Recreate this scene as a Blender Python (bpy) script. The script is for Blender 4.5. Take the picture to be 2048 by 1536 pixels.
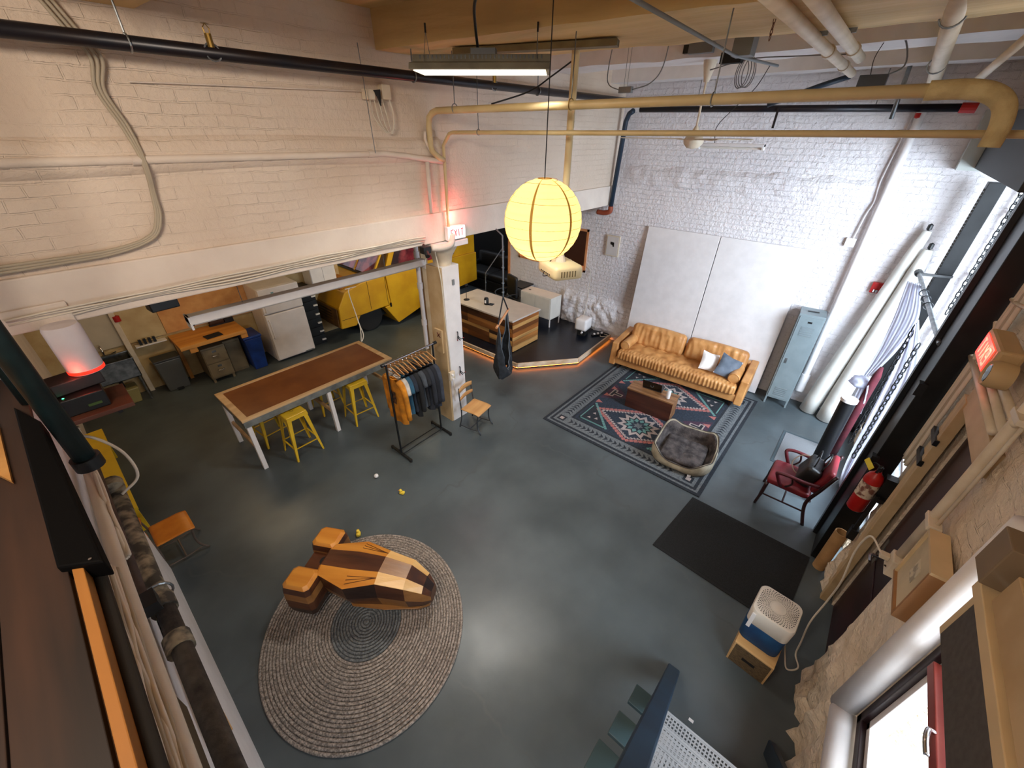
import bpy, bmesh, math, random
from mathutils import Vector, Matrix, noise
random.seed(7)
PI = math.pi
sc = bpy.context.scene
for o in list(bpy.data.objects): bpy.data.objects.remove(o)

# ------------------------------------------------------------------ camera
H = 4.3
P_, R_, Y_ = math.radians(32.14), math.radians(0.73), math.radians(40.55)
FWD = Vector((math.cos(Y_)*math.cos(P_), math.sin(Y_)*math.cos(P_), -math.sin(P_)))
RT = Vector((math.sin(Y_), -math.cos(Y_), 0)); UP = RT.cross(FWD)
CR = RT*math.cos(R_) + UP*math.sin(R_); CU = -RT*math.sin(R_) + UP*math.cos(R_)
cam = bpy.data.cameras.new('camera'); camo = bpy.data.objects.new('camera', cam)
sc.collection.objects.link(camo); sc.camera = camo
cam.sensor_width = 36; cam.lens = 36*800/2048; cam.clip_start = .05
M = Matrix((CR, CU, -FWD)).transposed().to_4x4(); M.translation = (0, 0, H); camo.matrix_world = M

# ------------------------------------------------------------------ light
w = bpy.data.worlds.new('world'); sc.world = w; w.use_nodes = True
w.node_tree.nodes['Background'].inputs[0].default_value = (.80, .88, 1, 1)
w.node_tree.nodes['Background'].inputs[1].default_value = .75
def lamp(name, kind, loc, energy, col, size=None, size_y=None, aim=None, rad=.05, spread=None):
    l = bpy.data.lights.new(name, kind); o = bpy.data.objects.new(name, l); sc.collection.objects.link(o)
    o.location = loc; l.energy = energy; l.color = col
    if kind == 'AREA':
        l.shape = 'RECTANGLE'; l.size = size; l.size_y = size_y or size
        if spread: l.spread = spread
    else: l.shadow_soft_size = rad
    if aim is not None: o.rotation_euler = (Vector(aim)-Vector(loc)).to_track_quat('-Z', 'Y').to_euler()
    return o
lamp('daylight_big_window', 'AREA', (4.9, -2.7, 3.3), 1050, (.80, .90, 1), 3.2, 3.0, (6.9, 1.4, .2))
lamp('daylight_near_window', 'AREA', (1.6, -2.1, 2.4), 165, (.90, .96, 1), 1.6, 1.8, (1.7, 2.0, .4))
lamp('loft_fill_light', 'AREA', (-1.0, 1.0, 5.15), 95, (1, .84, .68), 1.2, .6, (1.0, 2.6, 3.2), spread=math.radians(160))  # added fill behind the camera to brighten the walls, no fixture modelled
lamp('kitchen_ceiling_lamp', 'AREA', (1.2, 7.6, 2.95), 14, (1, .70, .36), .9, .5, (1.2, 7.7, 0))
lamp('yard_ceiling_lamp', 'AREA', (5.4, 6.9, 3.0), 30, (1, .82, .5), .9, .5, (5.4, 8, .2))
sc.view_settings.view_transform = 'Standard'; sc.view_settings.look = 'None'
sc.view_settings.exposure = 0.30; sc.view_settings.gamma = 1; sc.view_settings.use_curve_mapping = False
sc.cycles.max_bounces = 8; sc.cycles.diffuse_bounces = 5; sc.cycles.use_denoising = True

# ------------------------------------------------------------------ helpers
def ray(x, y): return FWD + CR*((x-1024)/800) - CU*((y-768)/800)
CP = Vector((0, 0, H))
def gz(x, y, z=0): d = ray(x, y); return CP + d*((z-H)/d.z)
def gx(x, y, X): d = ray(x, y); return CP + d*(X/d.x)
def gy(x, y, Y): d = ray(x, y); return CP + d*(Y/d.y)
def lin(c):
    c = c/255; return c/12.92 if c <= .04045 else ((c+.055)/1.055)**2.4
def rgb(*c): return (lin(c[0]), lin(c[1]), lin(c[2]), 1)
MATS = {}
def mat(name, c, rough=.6, metal=0, c2=None, scale=6, stretch=(1, 1, 1), bump=0, bscale=40, emit=0, alpha=None, trans=0, spec=None, coat=0, detail=5, contrast=(.35, .65)):
    if name in MATS: return MATS[name]
    m = bpy.data.materials.new(name); m.use_nodes = True; MATS[name] = m
    nt = m.node_tree; N = nt.nodes; L = nt.links; b = N['Principled BSDF']
    b.inputs['Base Color'].default_value = rgb(*c); b.inputs['Roughness'].default_value = rough; b.inputs['Metallic'].default_value = metal
    if spec is not None: b.inputs['Specular IOR Level'].default_value = spec
    if coat: b.inputs['Coat Weight'].default_value = coat
    if trans: b.inputs['Transmission Weight'].default_value = trans
    if emit: b.inputs['Emission Color'].default_value = rgb(*c); b.inputs['Emission Strength'].default_value = emit
    tc = N.new('ShaderNodeTexCoord'); mp = N.new('ShaderNodeMapping'); mp.inputs['Scale'].default_value = stretch
    L.new(tc.outputs['Object'], mp.inputs[0])
    if c2 is None: c2 = tuple(min(255, max(0, v*.965)) for v in c)
    n = N.new('ShaderNodeTexNoise'); n.inputs['Scale'].default_value = scale; n.inputs['Detail'].default_value = detail
    L.new(mp.outputs[0], n.inputs[0])
    r = N.new('ShaderNodeValToRGB'); r.color_ramp.elements[0].color = rgb(*c2); r.color_ramp.elements[1].color = rgb(*c)
    r.color_ramp.elements[0].position, r.color_ramp.elements[1].position = contrast
    L.new(n.outputs[0], r.inputs[0]); L.new(r.outputs[0], b.inputs['Base Color'])
    if bump:
        n2 = N.new('ShaderNodeTexNoise'); n2.inputs['Scale'].default_value = bscale; n2.inputs['Detail'].default_value = 4
        L.new(mp.outputs[0], n2.inputs[0]); bp = N.new('ShaderNodeBump'); bp.inputs['Strength'].default_value = 1; bp.inputs['Distance'].default_value = bump
        L.new(n2.outputs[0], bp.inputs['Height']); L.new(bp.outputs[0], b.inputs['Normal'])
    m['p'] = 1
    return m
def brick_mat(name, c, c2, axis, depth=.012, lump=.03, rough=.75, lumpscale=3.0):
    m = mat(name, c, rough, c2=c2, scale=1.2); nt = m.node_tree; N = nt.nodes; L = nt.links; b = N['Principled BSDF']
    tc = N.new('ShaderNodeTexCoord'); sp = N.new('ShaderNodeSeparateXYZ'); cb = N.new('ShaderNodeCombineXYZ')
    L.new(tc.outputs['Object'], sp.inputs[0]); L.new(sp.outputs[axis], cb.inputs[0]); L.new(sp.outputs[2], cb.inputs[1])
    # warp so courses wander a little
    nw = N.new('ShaderNodeTexNoise'); nw.inputs['Scale'].default_value = 3.5
    L.new(tc.outputs['Object'], nw.inputs[0])
    vm = N.new('ShaderNodeVectorMath'); vm.operation = 'MULTIPLY_ADD'; vm.inputs[1].default_value = (.06, .05, 0)
    L.new(nw.outputs['Color'], vm.inputs[0]); L.new(cb.outputs[0], vm.inputs[2])
    bt = N.new('ShaderNodeTexBrick'); bt.inputs['Scale'].default_value = 1; bt.inputs['Brick Width'].default_value = .24; bt.inputs['Row Height'].default_value = .085
    bt.inputs['Mortar Size'].default_value = .007; bt.inputs['Mortar Smooth'].default_value = .4
    bt.inputs['Color1'].default_value = (1, 1, 1, 1); bt.inputs['Color2'].default_value = (.82, .82, .82, 1); bt.inputs['Mortar'].default_value = (0, 0, 0, 1)
    L.new(vm.outputs[0], bt.inputs[0])
    # paint fills many joints: a large noise fades the joints
    nf = N.new('ShaderNodeTexNoise'); nf.inputs['Scale'].default_value = 1.6; nf.inputs['Detail'].default_value = 6; L.new(tc.outputs['Object'], nf.inputs[0])
    rr = N.new('ShaderNodeValToRGB'); rr.color_ramp.elements[0].position = .38; rr.color_ramp.elements[1].position = .62; L.new(nf.outputs[0], rr.inputs[0])
    mx = N.new('ShaderNodeMix'); mx.data_type = 'RGBA'; mx.inputs[7].default_value = (1, 1, 1, 1)
    ml = N.new('ShaderNodeMath'); ml.operation = 'MULTIPLY'; ml.inputs[1].default_value = .8; L.new(rr.outputs[0], ml.inputs[0])
    L.new(ml.outputs[0], mx.inputs[0]); L.new(bt.outputs['Color'], mx.inputs[6])
    b1 = N.new('ShaderNodeBump'); b1.inputs['Distance'].default_value = depth; b1.inputs['Strength'].default_value = 1; L.new(mx.outputs[2], b1.inputs['Height'])
    n2 = N.new('ShaderNodeTexNoise'); n2.inputs['Scale'].default_value = lumpscale*6; n2.inputs['Detail'].default_value = 6; n2.inputs['Roughness'].default_value = .6; L.new(tc.outputs['Object'], n2.inputs[0])
    b2 = N.new('ShaderNodeBump'); b2.inputs['Distance'].default_value = lump; b2.inputs['Strength'].default_value = .8; L.new(n2.outputs[0], b2.inputs['Height']); L.new(b1.outputs[0], b2.inputs['Normal'])
    L.new(b2.outputs[0], b.inputs['Normal'])
    return m
def wood_mat(name, c, c2, along=0, rough=.45, scale=9):
    st = [1, 1, 1]; st[along] = .08
    return mat(name, c, rough, c2=c2, scale=scale, stretch=tuple(st), bump=.002, bscale=30, detail=8)
def glass_mat(name, tint=(1, 1, 1, 1)):
    m = bpy.data.materials.new(name); m.use_nodes = True; nt = m.node_tree; N = nt.nodes; L = nt.links
    N.remove(N['Principled BSDF']); g = N.new('ShaderNodeBsdfGlossy'); g.inputs['Roughness'].default_value = .03
    t = N.new('ShaderNodeBsdfTransparent'); t.inputs[0].default_value = tint; fr = N.new('ShaderNodeFresnel'); fr.inputs[0].default_value = 1.35
    x = N.new('ShaderNodeMixShader'); ge = N.new('ShaderNodeNewGeometry'); iv = N.new('ShaderNodeMath'); iv.operation = 'SUBTRACT'; iv.inputs[0].default_value = 1; L.new(ge.outputs['Backfacing'], iv.inputs[1]); mu = N.new('ShaderNodeMath'); mu.operation = 'MULTIPLY'; L.new(iv.outputs[0], mu.inputs[0]); L.new(fr.outputs[0], mu.inputs[1]); L.new(mu.outputs[0], x.inputs[0]); L.new(t.outputs[0], x.inputs[1]); L.new(g.outputs[0], x.inputs[2]); L.new(x.outputs[0], N['Material Output'].inputs[0])
    return m
def sheer_mat(name, c, a=.5):
    m = bpy.data.materials.new(name); m.use_nodes = True; nt = m.node_tree; N = nt.nodes; L = nt.links
    N.remove(N['Principled BSDF']); d = N.new('ShaderNodeBsdfDiffuse'); d.inputs[0].default_value = rgb(*c); t = N.new('ShaderNodeBsdfTranslucent'); t.inputs[0].default_value = rgb(*c)
    x = N.new('ShaderNodeMixShader'); x.inputs[0].default_value = a; L.new(d.outputs[0], x.inputs[1]); L.new(t.outputs[0], x.inputs[2]); L.new(x.outputs[0], N['Material Output'].inputs[0])
    return m

INV = {}
def thing(name, label, cat, loc=(0, 0, 0), rz=0, group=None):
    o = bpy.data.objects.new(name, None); sc.collection.objects.link(o); o.location = loc; o.rotation_euler = (0, 0, rz); o.empty_display_size = .1
    o['label'] = label; o['category'] = cat
    if group: o['group'] = group
    INV[o.name] = (Matrix.Translation(loc) @ Matrix.Rotation(rz, 4, 'Z')).inverted()
    return o
def tag(o, label, cat, group=None):
    o['label'] = label; o['category'] = cat
    if group: o['group'] = group
    return o
def struct(o): o['kind'] = 'structure'; return o

class MB:
    def __init__(s): s.v = []; s.f = []; s.m = []; s.mi = 0; s.T = None
    def add(s, vs, fs):
        k = len(s.v)
        for q in vs:
            q = Vector(q)
            if s.T is not None: q = s.T @ q
            s.v.append(q)
        for q in fs: s.f.append([k+i for i in q]); s.m.append(s.mi)
    def box(s, c, d, rz=0, rx=0, ry=0):
        x, y, z = d[0]/2, d[1]/2, d[2]/2; R = Matrix.Rotation(rz, 3, 'Z') @ Matrix.Rotation(ry, 3, 'Y') @ Matrix.Rotation(rx, 3, 'X'); c = Vector(c)
        s.add([c + R @ Vector(q) for q in [(-x,-y,-z),(x,-y,-z),(x,y,-z),(-x,y,-z),(-x,-y,z),(x,-y,z),(x,y,z),(-x,y,z)]],
              [(0,3,2,1),(4,5,6,7),(0,1,5,4),(1,2,6,5),(2,3,7,6),(3,0,4,7)])
        return s
    def bb(s, a, b): return s.box([(a[i]+b[i])/2 for i in range(3)], [abs(b[i]-a[i]) for i in range(3)])
    def bar(s, a, b, wd, ht, up=(0, 0, 1)):
        a = Vector(a); b = Vector(b); d = b-a; L = d.length; d.normalize(); u = Vector(up)
        if abs(d.dot(u)) > .98: u = Vector((1, 0, 0))
        x = d.cross(u).normalized(); y = x.cross(d)
        vs = []
        for q in (a, b):
            for i, j in ((-1,-1),(1,-1),(1,1),(-1,1)): vs.append(q + x*(i*wd/2) + y*(j*ht/2))
        s.add(vs, [(0,1,2,3),(7,6,5,4),(0,4,5,1),(1,5,6,2),(2,6,7,3),(3,7,4,0)]); return s
    def tube(s, pts, r, n=8, closed=False, caps=True):
        pts = [Vector(q) for q in pts]; rs = r if isinstance(r, (list, tuple)) else [r]*len(pts); rings = []; up = None
        for i, q in enumerate(pts):
            a = pts[i-1] if i or closed else q; b = pts[(i+1) % len(pts)] if i < len(pts)-1 or closed else q
            d = (b-a).normalized()
            if up is None: up = Vector((0, 0, 1)) if abs(d.z) < .9 else Vector((1, 0, 0))
            x = d.cross(up)
            if x.length < 1e-4: x = d.orthogonal()
            x.normalize(); up = x.cross(d).normalized()
            rings.append([q + (x*math.cos(2*PI*k/n) + up*math.sin(2*PI*k/n))*rs[i] for k in range(n)])
        vs = [p for g in rings for p in g]; fs = []; R = len(rings)
        for i in range(R if closed else R-1):
            for k in range(n): fs.append((i*n+k, i*n+(k+1) % n, ((i+1) % R)*n+(k+1) % n, ((i+1) % R)*n+k))
        if caps and not closed: fs.append(tuple(range(n))[::-1]); fs.append(tuple((R-1)*n+k for k in range(n)))
        s.add(vs, fs); return s
    def cyl(s, a, b, r, n=20): return s.tube([a, b], r, n)
    def lathe(s, prof, c=(0, 0, 0), n=24):
        c = Vector(c); vs = []; fs = []
        for r, z in prof:
            for k in range(n): vs.append(c + Vector((r*math.cos(2*PI*k/n), r*math.sin(2*PI*k/n), z)))
        for i in range(len(prof)-1):
            for k in range(n): fs.append((i*n+k, i*n+(k+1) % n, (i+1)*n+(k+1) % n, (i+1)*n+k))
        if prof[0][0] > 1e-4: fs.append(tuple(range(n))[::-1])
        if prof[-1][0] > 1e-4: fs.append(tuple((len(prof)-1)*n+k for k in range(n)))
        s.add(vs, fs); return s
    def prism(s, poly, ext):
        """3-D polygon swept by vector ext"""
        n = len(poly); e = Vector(ext); vs = [Vector(q) for q in poly] + [Vector(q)+e for q in poly]
        s.add(vs, [tuple(range(n))[::-1], tuple(range(n, 2*n))] + [(i, (i+1) % n, n+(i+1) % n, n+i) for i in range(n)]); return s
    def loft(s, secs, caps=True, closed=True):
        n = len(secs[0]); vs = [q for g in secs for q in g]; fs = []
        for i in range(len(secs)-1):
            for k in range(n if closed else n-1): fs.append((i*n+k, i*n+(k+1) % n, (i+1)*n+(k+1) % n, (i+1)*n+k))
        if caps and closed: fs.append(tuple(range(n))[::-1]); fs.append(tuple((len(secs)-1)*n+k for k in range(n)))
        s.add(vs, fs); return s
    def grid(s, fn, nu, nv):
        vs = [fn(i/nu, j/nv) for i in range(nu+1) for j in range(nv+1)]
        s.add(vs, [(i*(nv+1)+j, (i+1)*(nv+1)+j, (i+1)*(nv+1)+j+1, i*(nv+1)+j+1) for i in range(nu) for j in range(nv)]); return s
    def build(s, name, m, parent=None, world=False, bevel=0, smooth=False, bseg=2, sub=0, solid=0, weld=False):
        me = bpy.data.meshes.new(name); vs = s.v
        if world and parent is not None:
            I = INV[parent.name]; vs = [I @ q for q in vs]
        me.from_pydata([tuple(q) for q in vs], [], s.f)
        ms = m if isinstance(m, (list, tuple)) else [m]
        for q in ms: me.materials.append(q)
        if len(ms) > 1:
            for p, i in zip(me.polygons, s.m): p.material_index = i
        bm = bmesh.new(); bm.from_mesh(me)
        if weld: bmesh.ops.remove_doubles(bm, verts=bm.verts, dist=1e-4)
        bmesh.ops.recalc_face_normals(bm, faces=bm.faces); bm.to_mesh(me); bm.free()
        if smooth:
            for p in me.polygons: p.use_smooth = True
            if smooth != 'all':
                me.set_sharp_from_angle(angle=math.radians(40))
        me.update()
        o = bpy.data.objects.new(name, me); sc.collection.objects.link(o)
        if parent is not None: o.parent = parent
        if world and parent is not None: INV[o.name] = INV[parent.name]
        elif parent is not None and parent.name in INV: INV[o.name] = INV[parent.name]
        if solid: q = o.modifiers.new('s', 'SOLIDIFY'); q.thickness = solid; q.offset = 0
        if bevel: q = o.modifiers.new('b', 'BEVEL'); q.width = bevel; q.segments = bseg; q.limit_method = 'ANGLE'
        if sub: q = o.modifiers.new('u', 'SUBSURF'); q.levels = sub; q.render_levels = sub
        return o
def copy_tree(o, parent=None):
    c = o.copy(); sc.collection.objects.link(c); c.parent = parent
    for ch in list(o.children): copy_tree(ch, c)
    return c
def bez(pts, n=8):
    """smooth curve through points (Catmull-Rom)"""
    pts = [Vector(q) for q in pts]; q = [pts[0]*2-pts[1]] + pts + [pts[-1]*2-pts[-2]]; out = []
    for i in range(1, len(q)-2):
        for k in range(n):
            t = k/n; a, b, c, d = q[i-1], q[i], q[i+1], q[i+2]
            out.append(.5*((2*b)+(c-a)*t+(2*a-5*b+4*c-d)*t*t+(3*b-a-3*c+d)*t**3))
    out.append(pts[-1]); return out
def pillow(mb, c, sx, sy, sz, R=None, nu=10, e=.35, seed=0):
    """soft rounded cushion block centred at c"""
    c = Vector(c); R = R or Matrix.Identity(3)
    vs = []; fs = []; nv = nu*2
    for i in range(nu+1):
        a = -PI/2 + PI*i/nu
        for k in range(nv):
            b = 2*PI*k/nv
            f = lambda t: math.copysign(abs(t)**e, t)
            p = Vector((f(math.cos(a))*f(math.cos(b))*sx/2, f(math.cos(a))*f(math.sin(b))*sy/2, f(math.sin(a))*sz/2))
            vs.append(c + R @ p)
    for i in range(nu):
        for k in range(nv): fs.append((i*nv+k, i*nv+(k+1) % nv, (i+1)*nv+(k+1) % nv, (i+1)*nv+k))
    mb.add(vs, fs)
FW = 8.4     # far wall
HW = 4.45    # header wall
RW = -1.05   # right wall
NW = -.45    # near wall
KW = 9.55    # kitchen wall
CZ = 5.3     # ceiling
# ================================================================== MATERIALS
m_left = brick_mat('paint_cream_brick', (222, 206, 190), (212, 194, 176), 0, .005, .018)
m_far = brick_mat('paint_white_brick', (232, 228, 230), (222, 217, 220), 1, .016, .035)
m_right = brick_mat('paint_cream_rough', (238, 222, 200), (222, 202, 176), 0, .008, .05)
m_plaster = mat('paint_plaster', (222, 210, 198), .7, c2=(210, 196, 184), scale=2, bump=.006, bscale=18)
m_white = mat('white_paint', (228, 224, 224), .5, c2=(220, 216, 216))
m_whitem = mat('white_enamel', (235, 232, 232), .3)
m_offw = mat('cream_paint', (222, 208, 186), .5, c2=(205, 190, 166), scale=5)
m_beam = mat('painted_timber', (218, 188, 132), .7, c2=(186, 154, 100), scale=3, stretch=(1, .12, 1), bump=.012, bscale=14)
m_black = mat('black_metal', (16, 18, 22), .45, c2=(10, 12, 14))
m_pipe = mat('black_iron_pipe', (24, 28, 38), .35, .3, c2=(38, 28, 28), scale=3)
m_steel = mat('brushed_steel', (150, 155, 158), .35, .8, c2=(110, 114, 118), scale=12)
m_grey = mat('grey_paint', (120, 124, 126), .5)
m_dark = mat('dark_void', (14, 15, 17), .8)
m_floor = mat('floor_paint', (82, 91, 95), .33, c2=(66, 74, 78), scale=1.3, bump=.0015, bscale=9, detail=8)
m_blackfloor = mat('stage_floor_paint', (14, 22, 36), .32, c2=(10, 14, 24), bump=.001)
m_cabblk = mat('black_rubber', (20, 20, 20), .6)
m_cable = mat('white_cable', (214, 204, 188), .6)
m_brass = mat('tarnished_brass', (150, 120, 60), .4, .8)
m_red = mat('fire_red', (176, 22, 20), .4)
m_chrome = mat('chrome', (200, 200, 205), .15, 1)

# floor with hairline cracks
def add_crack(m):
    nt = m.node_tree; N = nt.nodes; L = nt.links; b = N['Principled BSDF']; src = b.inputs['Base Color'].links[0].from_socket
    tc = N.new('ShaderNodeTexCoord'); vo = N.new('ShaderNodeTexVoronoi'); vo.feature = 'DISTANCE_TO_EDGE'; vo.inputs['Scale'].default_value = .2
    nz = N.new('ShaderNodeTexNoise'); nz.inputs['Scale'].default_value = 3; L.new(tc.outputs['Object'], nz.inputs[0])
    vm = N.new('ShaderNodeVectorMath'); vm.operation = 'MULTIPLY_ADD'; vm.inputs[1].default_value = (.35, .35, .35); L.new(nz.outputs['Color'], vm.inputs[0]); L.new(tc.outputs['Object'], vm.inputs[2])
    L.new(vm.outputs[0], vo.inputs[0]); r = N.new('ShaderNodeValToRGB'); r.color_ramp.elements[0].position = .0002; r.color_ramp.elements[1].position = .0008; L.new(vo.outputs['Distance'], r.inputs[0])
    x = N.new('ShaderNodeMix'); x.data_type = 'RGBA'; x.inputs[6].default_value = rgb(74, 81, 84); L.new(r.outputs[0], x.inputs[0]); L.new(src, x.inputs[7]); L.new(x.outputs[2], b.inputs['Base Color'])
    rn = N.new('ShaderNodeTexNoise'); rn.inputs['Scale'].default_value = .9; rn.inputs['Detail'].default_value = 6; L.new(tc.outputs['Object'], rn.inputs[0])
    mr = N.new('ShaderNodeMapRange'); mr.inputs[1].default_value = .3; mr.inputs[2].default_value = .7; mr.inputs[3].default_value = .30; mr.inputs[4].default_value = .48; L.new(rn.outputs[0], mr.inputs[0]); L.new(mr.outputs[0], b.inputs['Roughness'])
add_crack(m_floor)

# ================================================================== STRUCTURE
struct(MB().bb((-3.2, -1.5, -.1), (FW+2.4, 12, 0)).build('floor', m_floor))
struct(MB().bb((-3.2, -1.4, CZ), (FW+.3, HW+.3, CZ+.15)).build('ceiling', m_beam))
# far wall with a window opening above the stage and an end at the passage
wY0, wY1, wZ0, wZ1 = 4.92, 7.0, 1.5, 2.42
b = MB(); b.bb((FW, RW-.3, 0), (FW+.3, wY0, CZ)); b.bb((FW, wY0, 0), (FW+.3, wY1, wZ0)); b.bb((FW, wY0, wZ1), (FW+.3, wY1, CZ)); b.bb((FW, wY1, 0), (FW+.3, 7.35, CZ))
struct(b.build('wall_far', m_far))
# rough plaster courses protruding on the far wall
def rough_slab(name, x, y0, y1, z0, z1, d, m, seed, res=.05, amp=.03):
    nu = int((y1-y0)/res); nv = max(3, int((z1-z0)/res))
    def fn(u, v):
        y = y0+(y1-y0)*u; z = z0+(z1-z0)*v
        e = min(1, 5*min(v, 1-v)) * min(1, 12*min(u, 1-u))
        q = noise.noise(Vector((y*6, z*6, seed))) + .6*noise.noise(Vector((y*17, z*17, seed)))
        return Vector((x-e*(d+amp*q)+.004, y, z + .05*noise.noise(Vector((y*3, v*2, seed+3)))))
    return MB().grid(fn, nu, nv).build(name, m, smooth='all')
tag(rough_slab('plaster_ledge', FW, .0, 4.3, 3.42, 3.78, .05, m_far, 2), 'rough broken plaster ledge crossing the white far wall', 'wall ledge')
tag(rough_slab('wall_patch', FW, 3.2, 5.6, .02, 1.0, .10, m_far, 5, .03, .05), 'rough crumbling plaster at the far wall foot behind the stage', 'wall patch')
tag(rough_slab('wall_patch', FW, -1.0, .1, .02, .95, .05, m_far, 9, .04), 'rough crumbling plaster at the far wall foot beside the grey locker', 'wall patch')
# header wall (left): brick above, plaster band below, open underneath
struct(MB().bb((-3.2, HW, 3.4), (FW, HW+.3, CZ)).build('wall_left', m_left))
struct(MB().bb((-3.2, HW-.03, 3.03), (FW, HW+.33, 3.4)).build('trim_1', m_plaster, bevel=.012))
tag(MB().grid(lambda u, v: Vector((-.45+4.2*u, HW-.002-.05*math.sin(PI*v)**.5, 4.0+.25*v-.01*math.sin(9*u))), 30, 8).build('wall_ridge', m_left, smooth='all'), 'smooth plaster ridge above the painted conduit on the cream wall', 'wall ledge')
# ceiling beams run across the room
def beam(name, p0, p1, z0, z1, m, label, lump=.02):
    """p0/p1: (x, y, halfwidth)"""
    (x0, y0, h0), (x1, y1, h1) = p0, p1; n = 60; secs = []
    for i in range(n+1):
        t = i/n; x = x0+(x1-x0)*t; y = y0+(y1-y0)*t; h = h0+(h1-h0)*t
        j = lambda k: lump*noise.noise(Vector((y*2.3, k*5, x)))
        secs.append([Vector((x-h+j(1), y, z0+j(2))), Vector((x+h+j(3), y, z0+j(4))), Vector((x+h, y, z1)), Vector((x-h, y, z1))])
    return tag(MB().loft(secs).build(name, m), label, 'beam')
beam('ceiling_beam', (3.62, HW, .6), (4.35, -1.1, .6), 5.0, CZ, m_beam, 'wide painted timber beam crossing the ceiling above the paper lantern')
beam('ceiling_beam', (.75, HW, .35), (1.3, -1.1, .35), 5.0, CZ, m_beam, 'painted timber beam overhead near the loft edge, mostly above the view')
beam('ceiling_beam', (6.2, HW, .28), (6.5, -1.1, .28), 5.08, CZ, m_white, 'white painted ceiling beam behind the ceiling fan')
beam('ceiling_beam', (7.95, HW, .16), (7.95, -1.1, .16), 5.06, CZ, m_white, 'white painted timber against the top of the far wall', .01)
# kitchen side
struct(MB().bb((-.95, KW, 0), (4.6, KW+.2, 3.4)).build('wall_kitchen', mat('kitchen_plaster', (205, 180, 130), .7, c2=(180, 150, 100), scale=3, bump=.01, bscale=12)))
struct(MB().bb((-.9, HW+.3, 0), (-.68, KW, 3.4)).build('wall_near_kitchen', m_plaster))
struct(MB().bb((-.9, HW+.3, 3.4), (FW, 12, 3.55)).build('ceiling_kitchen', m_plaster))
struct(MB().bb((4.4, 11.2, 0), (FW+2.4, 11.4, 3.4)).build('wall_back', m_white))
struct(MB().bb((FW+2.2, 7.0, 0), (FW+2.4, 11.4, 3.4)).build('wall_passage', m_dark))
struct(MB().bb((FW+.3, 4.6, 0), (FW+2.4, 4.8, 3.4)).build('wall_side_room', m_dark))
struct(MB().bb((FW+2.2, 4.6, 0), (FW+2.4, 7.0, 3.4)).build('wall_side_room_end', mat('warm_dark_room', (80, 44, 20), .8)))
# near wall under the loft
struct(MB().bb((-.65, -1.4, 0), (NW, HW+.3, 2.70)).build('wall_near', m_white))
# loft deck with boards
b = MB()
for i in range(13): b.bb((-.442-.2*(i+1)+.003, -1.3, 2.71), (-.442-.2*i-.003, HW-.04, 2.745))
struct(b.build('trim_2', mat('loft_deck_boards', (66, 42, 30), .6, c2=(28, 19, 16), scale=5, stretch=(1, .08, 1), bump=.003, bscale=12), bevel=.003))
tag(MB().bb((-.432, -1.3, 2.60), (-.398, 2.12, 2.755)).build('loft_edge_board', mat('edge_board', (176, 124, 62), .6, c2=(150, 98, 42), scale=5, stretch=(1, .08, 1)), bevel=.004), 'orange brown edge board along the loft deck', 'board')
struct(MB().bb((-3.2, -1.4, 2.9), (-3.0, HW, CZ)).build('wall_loft', m_plaster))
# right wall: X segments; openings: near window, maroon door, big window
def wall_seg(x0, x1, z0, z1, name, amp=.025, rough=True, m=None, th=.45, bulge=None):
    b = MB(); b.bb((x0, RW-th, z0), (x1, RW-.03, z1))
    nx = max(2, int((x1-x0)/.045)); nz = max(2, int((z1-z0)/.045))
    def fn(u, v):
        x = x0+(x1-x0)*u; z = z0+(z1-z0)*v
        low = max(0, 1-z/1.9) if rough else 0
        q = noise.noise(Vector((x*2.2, z*2.2, 4)))*.5 + noise.noise(Vector((x*8, z*8, 1)))*(.25+low) + noise.noise(Vector((x*22, z*22, 7)))*(.12+.7*low)
        e = min(1, min(u, 1-u)*nx/3)
        return Vector((x, RW+.012+e*(amp*q*1.3+.06*low), z))
    b.grid(fn, nx, nz)
    return struct(b.build(name, m or m_right, smooth=True))
wall_seg(-.65, .5, 0, CZ, 'wall_right_loft')
wall_seg(.5, 2.42, 0, .88, 'wall_right_sill')
wall_seg(.5, 2.42, 2.75, CZ, 'wall_right_lintel')
wall_seg(2.42, 3.28, 0, CZ, 'wall_right_pier', .045)
wall_seg(3.28, 4.12, 2.55, CZ, 'wall_right_over_door', rough=False)
wall_seg(4.12, 4.68, 0, CZ, 'wall_right_strip', .04)
wall_seg(5.05, 8.4, 3.95, CZ, 'wall_right_over_window', rough=False)
wall_seg(5.05, 8.4, 0, .28, 'wall_right_under_window')
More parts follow.
